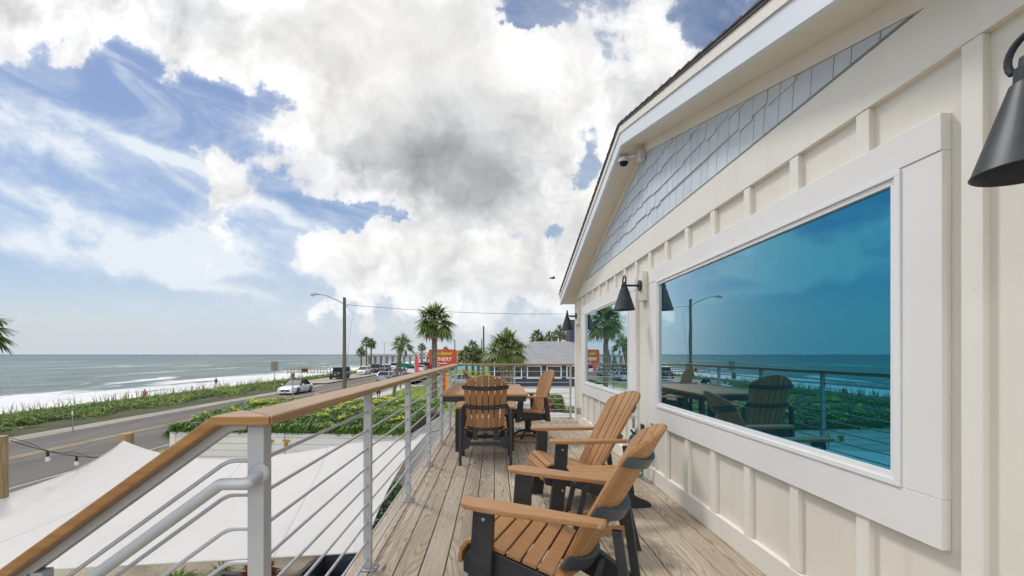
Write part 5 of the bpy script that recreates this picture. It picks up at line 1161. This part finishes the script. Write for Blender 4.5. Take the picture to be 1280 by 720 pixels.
# ------------------------------------------------------------------ cars
def loft(q, st):
    n = len(st[0]); vs = [p for s in st for p in s]; fs = [(i*n+j, i*n+(j+1)%n, (i+1)*n+(j+1)%n, (i+1)*n+j) for i in range(len(st)-1) for j in range(n)]
    fs += [tuple(range(n-1,-1,-1)), tuple(range((len(st)-1)*n, len(st)*n))]; q.add(vs, fs)
def car(lbl, kind, mat, x, y, rz, cat='car', base=GZ+.01, grp='cars along the beach road', top=None):
    t = thing('parked_car', lbl, cat, (x,y,base), R(rz), grp)
    Lh, W, belt, roofz = {'conv':(2.33,.92,.86,1.38), 'hatch':(2.05,.88,.95,1.50), 'sedan':(2.3,.9,.92,1.43), 'suv':(2.35,.96,1.05,1.75), 'jeep':(2.1,.92,1.12,1.84)}[kind]
    hood = {'conv':.78,'hatch':.86,'sedan':.80,'suv':.98,'jeep':1.10}[kind]; gc = .24 if kind == 'jeep' else .17
    def sec(xx, w, zt, zb=gc, r=.10): return [(xx,-w*.93,zb),(xx,w*.93,zb),(xx,w,zb+.16),(xx,w,zt-r*1.6),(xx,w*.94,zt-r*.5),(xx,w*.80,zt),(xx,-w*.80,zt),(xx,-w*.94,zt-r*.5),(xx,-w,zt-r*1.6),(xx,-w,zb+.16)]
    if kind == 'jeep': S = [(-Lh,.86,1.10),(-Lh+.05,.90,1.12),(.55,.90,1.12),(.7,.86,1.12),(1.75,.74,1.06),(1.8,.72,1.04)]
    else: S = [(-Lh,W*.80,belt*.80),(-Lh+.12,W*.92,belt*.95),(-Lh+.5,W*.98,belt*1.0),(-.3,W,belt),(.75,W*.99,belt*.985),(1.0,W*.97,hood+.03),(Lh-.55,W*.94,hood-.05),(Lh-.15,W*.86,hood-.16),(Lh,W*.74,hood-.28)]
    q = MB(); loft(q, [sec(*s) for s in S]); bd = q.build('body', mat, t, smooth=True)
    x0, x1, x2, x3 = {'conv':(-1.35,-.75,.05,.85),'hatch':(-1.95,-1.5,.15,1.05),'sedan':(-1.75,-1.05,.15,.98),'suv':(-2.25,-1.95,.25,.95),'jeep':(-2.0,-1.95,.45,.60)}[kind]
    wl = W*.90; wt = W*(.70 if kind != 'jeep' else .86)
    q = MB(); q.hexa([(x0,-wl,belt-.03),(x3,-wl,belt-.03),(x3,wl,belt-.03),(x0,wl,belt-.03)], [(x1,-wt,roofz-.05),(x2,-wt,roofz-.05),(x2,wt,roofz-.05),(x1,wt,roofz-.05)]); q.build('windows', M['carglass'], t, bevel=.05)
    q = MB(); rm = top or mat
    q.hexa([(x1-.08,-wt-.03,roofz-.07),(x2+.05,-wt-.03,roofz-.07),(x2+.05,wt+.03,roofz-.07),(x1-.08,wt+.03,roofz-.07)], [(x1+.05,-wt+.08,roofz),(x2-.08,-wt+.08,roofz),(x2-.08,wt-.08,roofz),(x1+.05,wt-.08,roofz)]); q.build('car_roof', rm, t, bevel=.03)
    q = MB()
    for s in (1,-1):
        for (xa, xb) in ((x3,x2),(x0,x1)): q.tube([(xa,s*(wl-.0),belt-.02),(xb,s*(wt+.005),roofz-.06)], .045 if kind != 'conv' or xa > 0 else .09, 6)
        if kind != 'conv': q.tube([((x0+x3)/2-.2,s*(wl+.005),belt-.02),((x1+x2)/2-.15,s*(wt+.01),roofz-.06)], .04, 6)
    q.each('pillar', rm if kind == 'conv' else mat, t)
    r = .39 if kind == 'jeep' else .33; xf = 1.35 if kind == 'jeep' else Lh-.92; xr = -1.2 if kind == 'jeep' else -Lh+.92
    for s in (1,-1):
        for xx in (xf, xr):
            q = MB(); q.lathe([(.2,-.11),(r-.05,-.115),(r,-.07),(r,.07),(r-.05,.115),(.2,.11)], (xx, s*(W-.10), r), 20, 'y'); wh = q.build('wheel', M['tyre'], t, smooth=True)
            q = MB()
            for a_ in range(5): q.box((xx+.13*math.cos(R(72*a_)), s*(W+.012), r+.13*math.sin(R(72*a_))),(.24,.02,.06), Matrix.Rotation(-R(72*a_),3,'Y'))
            q.lathe([(r*.62,-.01),(r*.66,.012),(r*.60,.014)], (xx,s*(W+.006),r), 18, 'y', cap=False); q.build('rim', M['rim'], wh)
        q = MB()
        if kind == 'jeep': q.lathe([(0,0),(.10,.0),(.10,.03),(0,.05)], (1.8, s*.50, .88), 14, 'x', cap=False)
        else: q.hexa([(Lh-.26,s*W*.50,hood-.27),(Lh-.05,s*W*.48,hood-.27),(Lh-.02,s*W*.70,hood-.27),(Lh-.28,s*W*.88,hood-.26)], [(Lh-.30,s*W*.50,hood-.13),(Lh-.12,s*W*.48,hood-.17),(Lh-.09,s*W*.70,hood-.16),(Lh-.34,s*W*.89,hood-.11)])
        q.build('headlight', M['headlight'], t, recalc=True); q = MB(); q.box((-Lh+.03, s*W*.66, belt*.78),(.08,.30,.13)); q.build('taillight', M['taillight'], t, bevel=.02)
        q = MB(); q.box((x3-.18, s*(W+.09), belt+.05),(.12,.2,.13)); q.build('mirror', mat, t, bevel=.03)
    fx = 1.80 if kind == 'jeep' else Lh-.02; q = MB(); gz = .80 if kind == 'jeep' else hood-.40
    q.box((fx-.03, 0, gz),(.10,W*(.7 if kind == 'jeep' else .95),.20)); q.box((fx-.04,0,gz-.22),(.08,W*1.1,.08)); q.build('grille', M['cblack'], t, bevel=.02)
    q = MB(); q.box((fx+.035, 0, gz-.1),(.012,.34,.12)); q.box((-Lh-.015,0,.62),(.012,.34,.14)); q.build('number_plate', M['plate'], t)
    if kind == 'jeep':
        q = MB(); q.box((1.92,0,.52),(.16,1.6,.18))
        for s in (1,-1):
            for xx in (xf,xr): q.box((xx, s*.93, .86),(.95,.22,.06))
        q.build('bumper_and_fenders', M['cblack'], t, bevel=.02); q = MB(); q.lathe([(.15,-.1),(.38,-.1),(.39,0),(.38,.1),(.15,.1)], (-Lh-.12,.1,.95), 18, 'x'); q.build('spare_wheel', M['tyre'], t)
    return t
car('white convertible with a black soft top coming along the road', 'conv', M['cwhite'], -20.05, 45.3, -90, top=M['blackcloth'])
car('boxy black off-roader parked on the dune side beside the timber pole', 'jeep', M['cblack'], -23.7, 68.5, -92, base=GZ+.165)
car('white hatchback parked first in the row beside the dune palms', 'hatch', M['cwhite'], -24.6, 84, -90, base=GZ+.165)
car('black off-road wagon parked just behind the white hatchback', 'suv', M['cblack'], -24.6, 92.5, -88, base=GZ+.165)
car('dark blue saloon parked third in the dune side row', 'sedan', M['cnavy'], -24.7, 101, -90, base=GZ+.165)
car('white wagon parked fourth in the dune side row, behind the dark saloon', 'suv', M['cwhite'], -24.8, 110, -90, base=GZ+.165)
car('silver saloon parked fifth in the dune side row', 'sedan', M['csilver'], -24.9, 120, -90, base=GZ+.165)
car('grey-blue open saloon driving away on the near lane below the lamp standard', 'conv', M['cblue'], -16.2, 66, 90)
car('pale blue hatchback following on the near lane beside the leaning palm', 'hatch', M['cblue'], -16.9, 80, 90)
car('white wagon on the near lane below the green street signs', 'suv', M['cwhite'], -16.9, 92, 90)
car('white saloon on the near lane beside the pink banner', 'sedan', M['cwhite'], -17.0, 104, 90)
car('red wagon in the distant parked cluster left of the tall palm', 'suv', M['cred'], -17.6, 118, 40)
car('black wagon in the distant cluster just left of the red one', 'suv', M['cblack'], -20.2, 124, -90)
car('white van-like wagon farthest along the road near the tall palm trunk', 'suv', M['cwhite'], -16.5, 132, 60)
car('dark green wagon in the distant cluster behind the red one', 'suv', M['cgreen'], -22.5, 140, -90)
car('silver saloon on the concrete lot behind the table chair in the railing corner', 'sedan', M['csilver'], at_y(581,55), 55, 20, base=GZ+.02)
car('dark grey hatchback parked beyond the lawn near the far beige building', 'hatch', M['cnavy'], at_y(570,128), 128, 30, base=GZ+.02)

# ------------------------------------------------------------------ people and the bird
def person(lbl, loc, rz, top, bottom, walk=.12, H=1.72, hasshirt=True):
    t = thing('person', lbl, 'person', loc, R(rz)); s = H/1.72
    J = {'pelvis':(0,0,.95),'belly':(0,0,1.12),'chest':(.01,0,1.30),'neck':(.02,0,1.47),'head':(.05,0,1.60),'top':(.04,0,1.70)}
    for k, sg_ in (('l',1),('r',-1)):
        f = walk*sg_
        J.update({'hip'+k:(0,sg_*.10,.90),'knee'+k:(f+.03,sg_*.10,.50),'ank'+k:(f-.04*sg_,sg_*.10,.09),'toe'+k:(f+.14,sg_*.11,.03),'sh'+k:(.0,sg_*.19,1.40),'el'+k:(-f*.7-.02,sg_*.25,1.13),'wr'+k:(-f*1.2+.08,sg_*.24,.90),'ha'+k:(-f*1.3+.11,sg_*.235,.81)})
    rad = {'pelvis':.15,'belly':.13,'chest':.15,'neck':.055,'head':.10,'top':.075,'hip':.095,'knee':.06,'ank':.042,'toe':.04,'sh':.065,'el':.045,'wr':.032,'ha':.038}
    bones = [('pelvis','belly'),('belly','chest'),('chest','neck'),('neck','head'),('head','top')]
    for k in 'lr': bones += [('pelvis','hip'+k),('hip'+k,'knee'+k),('knee'+k,'ank'+k),('ank'+k,'toe'+k),('chest','sh'+k),('sh'+k,'el'+k),('el'+k,'wr'+k),('wr'+k,'ha'+k)]
    def skin(name, js, bs, m_, grow):
        js = list(js); me = bpy.data.meshes.new(name); me.from_pydata([tuple(c*s for c in J[j]) for j in js], [(js.index(a), js.index(b_)) for a, b_ in bs], [])
        o = bpy.data.objects.new(name, me); col.objects.link(o); o.parent = t; o.modifiers.new('skin','SKIN'); sv = me.skin_vertices[0].data
        for i, j in enumerate(js):
            rr = rad.get(j, rad.get(j[:-1], .05))*grow*s; sv[i].radius = (rr, rr)
        sv[0].use_root = True; sb = o.modifiers.new('sub','SUBSURF'); sb.levels = sb.render_levels = 1; me.materials.append(m_)
        return o
    skin('body', J.keys(), bones, M['skin'], 1)
    skin('shorts', ['pelvis','hipl','hipr','kneel','kneer'], [('pelvis','hipl'),('pelvis','hipr'),('hipl','kneel'),('hipr','kneer')], bottom, 1.2)
    if hasshirt: skin('shirt', ['belly','pelvis','chest','shl','shr','ell','elr'], [('belly','pelvis'),('belly','chest'),('chest','shl'),('chest','shr'),('shl','ell'),('shr','elr')], top, 1.17)
    q = MB(); q.lathe([(0,.125),(.07,.105),(.10,.05),(.105,0),(.085,-.06),(.05,-.08)], (.02*s,0,1.61*s), 14, cap=False); q.build('hair', M['hair'], t, smooth='full')
    return t
person('person in a red bathing suit standing on the beach near the surf', (at_y(181,62), 62, -5.22), 120, M['swimred'], M['swimred'])
person('person in dark clothes walking on the beach in the distance', (at_y(270,92), 92, -5.22), 80, M['blackcloth'], M['blackcloth'])
person('person in navy shorts standing on the sidewalk, upper body behind the timber rail', (at_y(473,37.5), 37.5, GZ+.02), 95, M['greycloth'], M['navycloth'])
q = MB()
q.tube([(-.24,0,-.02),(-.14,0,0),(0,0,0),(.10,0,.02),(.16,0,.03),(.21,0,.025)], [.012,.04,.055,.04,.03,.006], 10)
for s in (1,-1): q.hexa([(.07,s*.03,.02),(-.08,s*.03,.015),(-.13,s*.20,.10),(-.12,s*.34,.05),(.0,s*.24,.12)], [(.07,s*.03,.03),(-.08,s*.03,.025),(-.13,s*.20,.108),(-.12,s*.34,.056),(.0,s*.24,.13)])
q.hexa([(-.22,-.02,-.02),(-.22,.02,-.02),(-.36,.05,-.03),(-.36,-.05,-.03)], [(-.22,-.02,-.01),(-.22,.02,-.01),(-.36,.05,-.025),(-.36,-.05,-.025)])
o = q.build('bird', M['bird'], smooth=True); o.location = (at_y(691.5,30), 30, 1.25+95.5/550*30); o.rotation_euler = (0,0,R(20)); tag(o, 'small black bird flying beside the roof corner', 'bird')
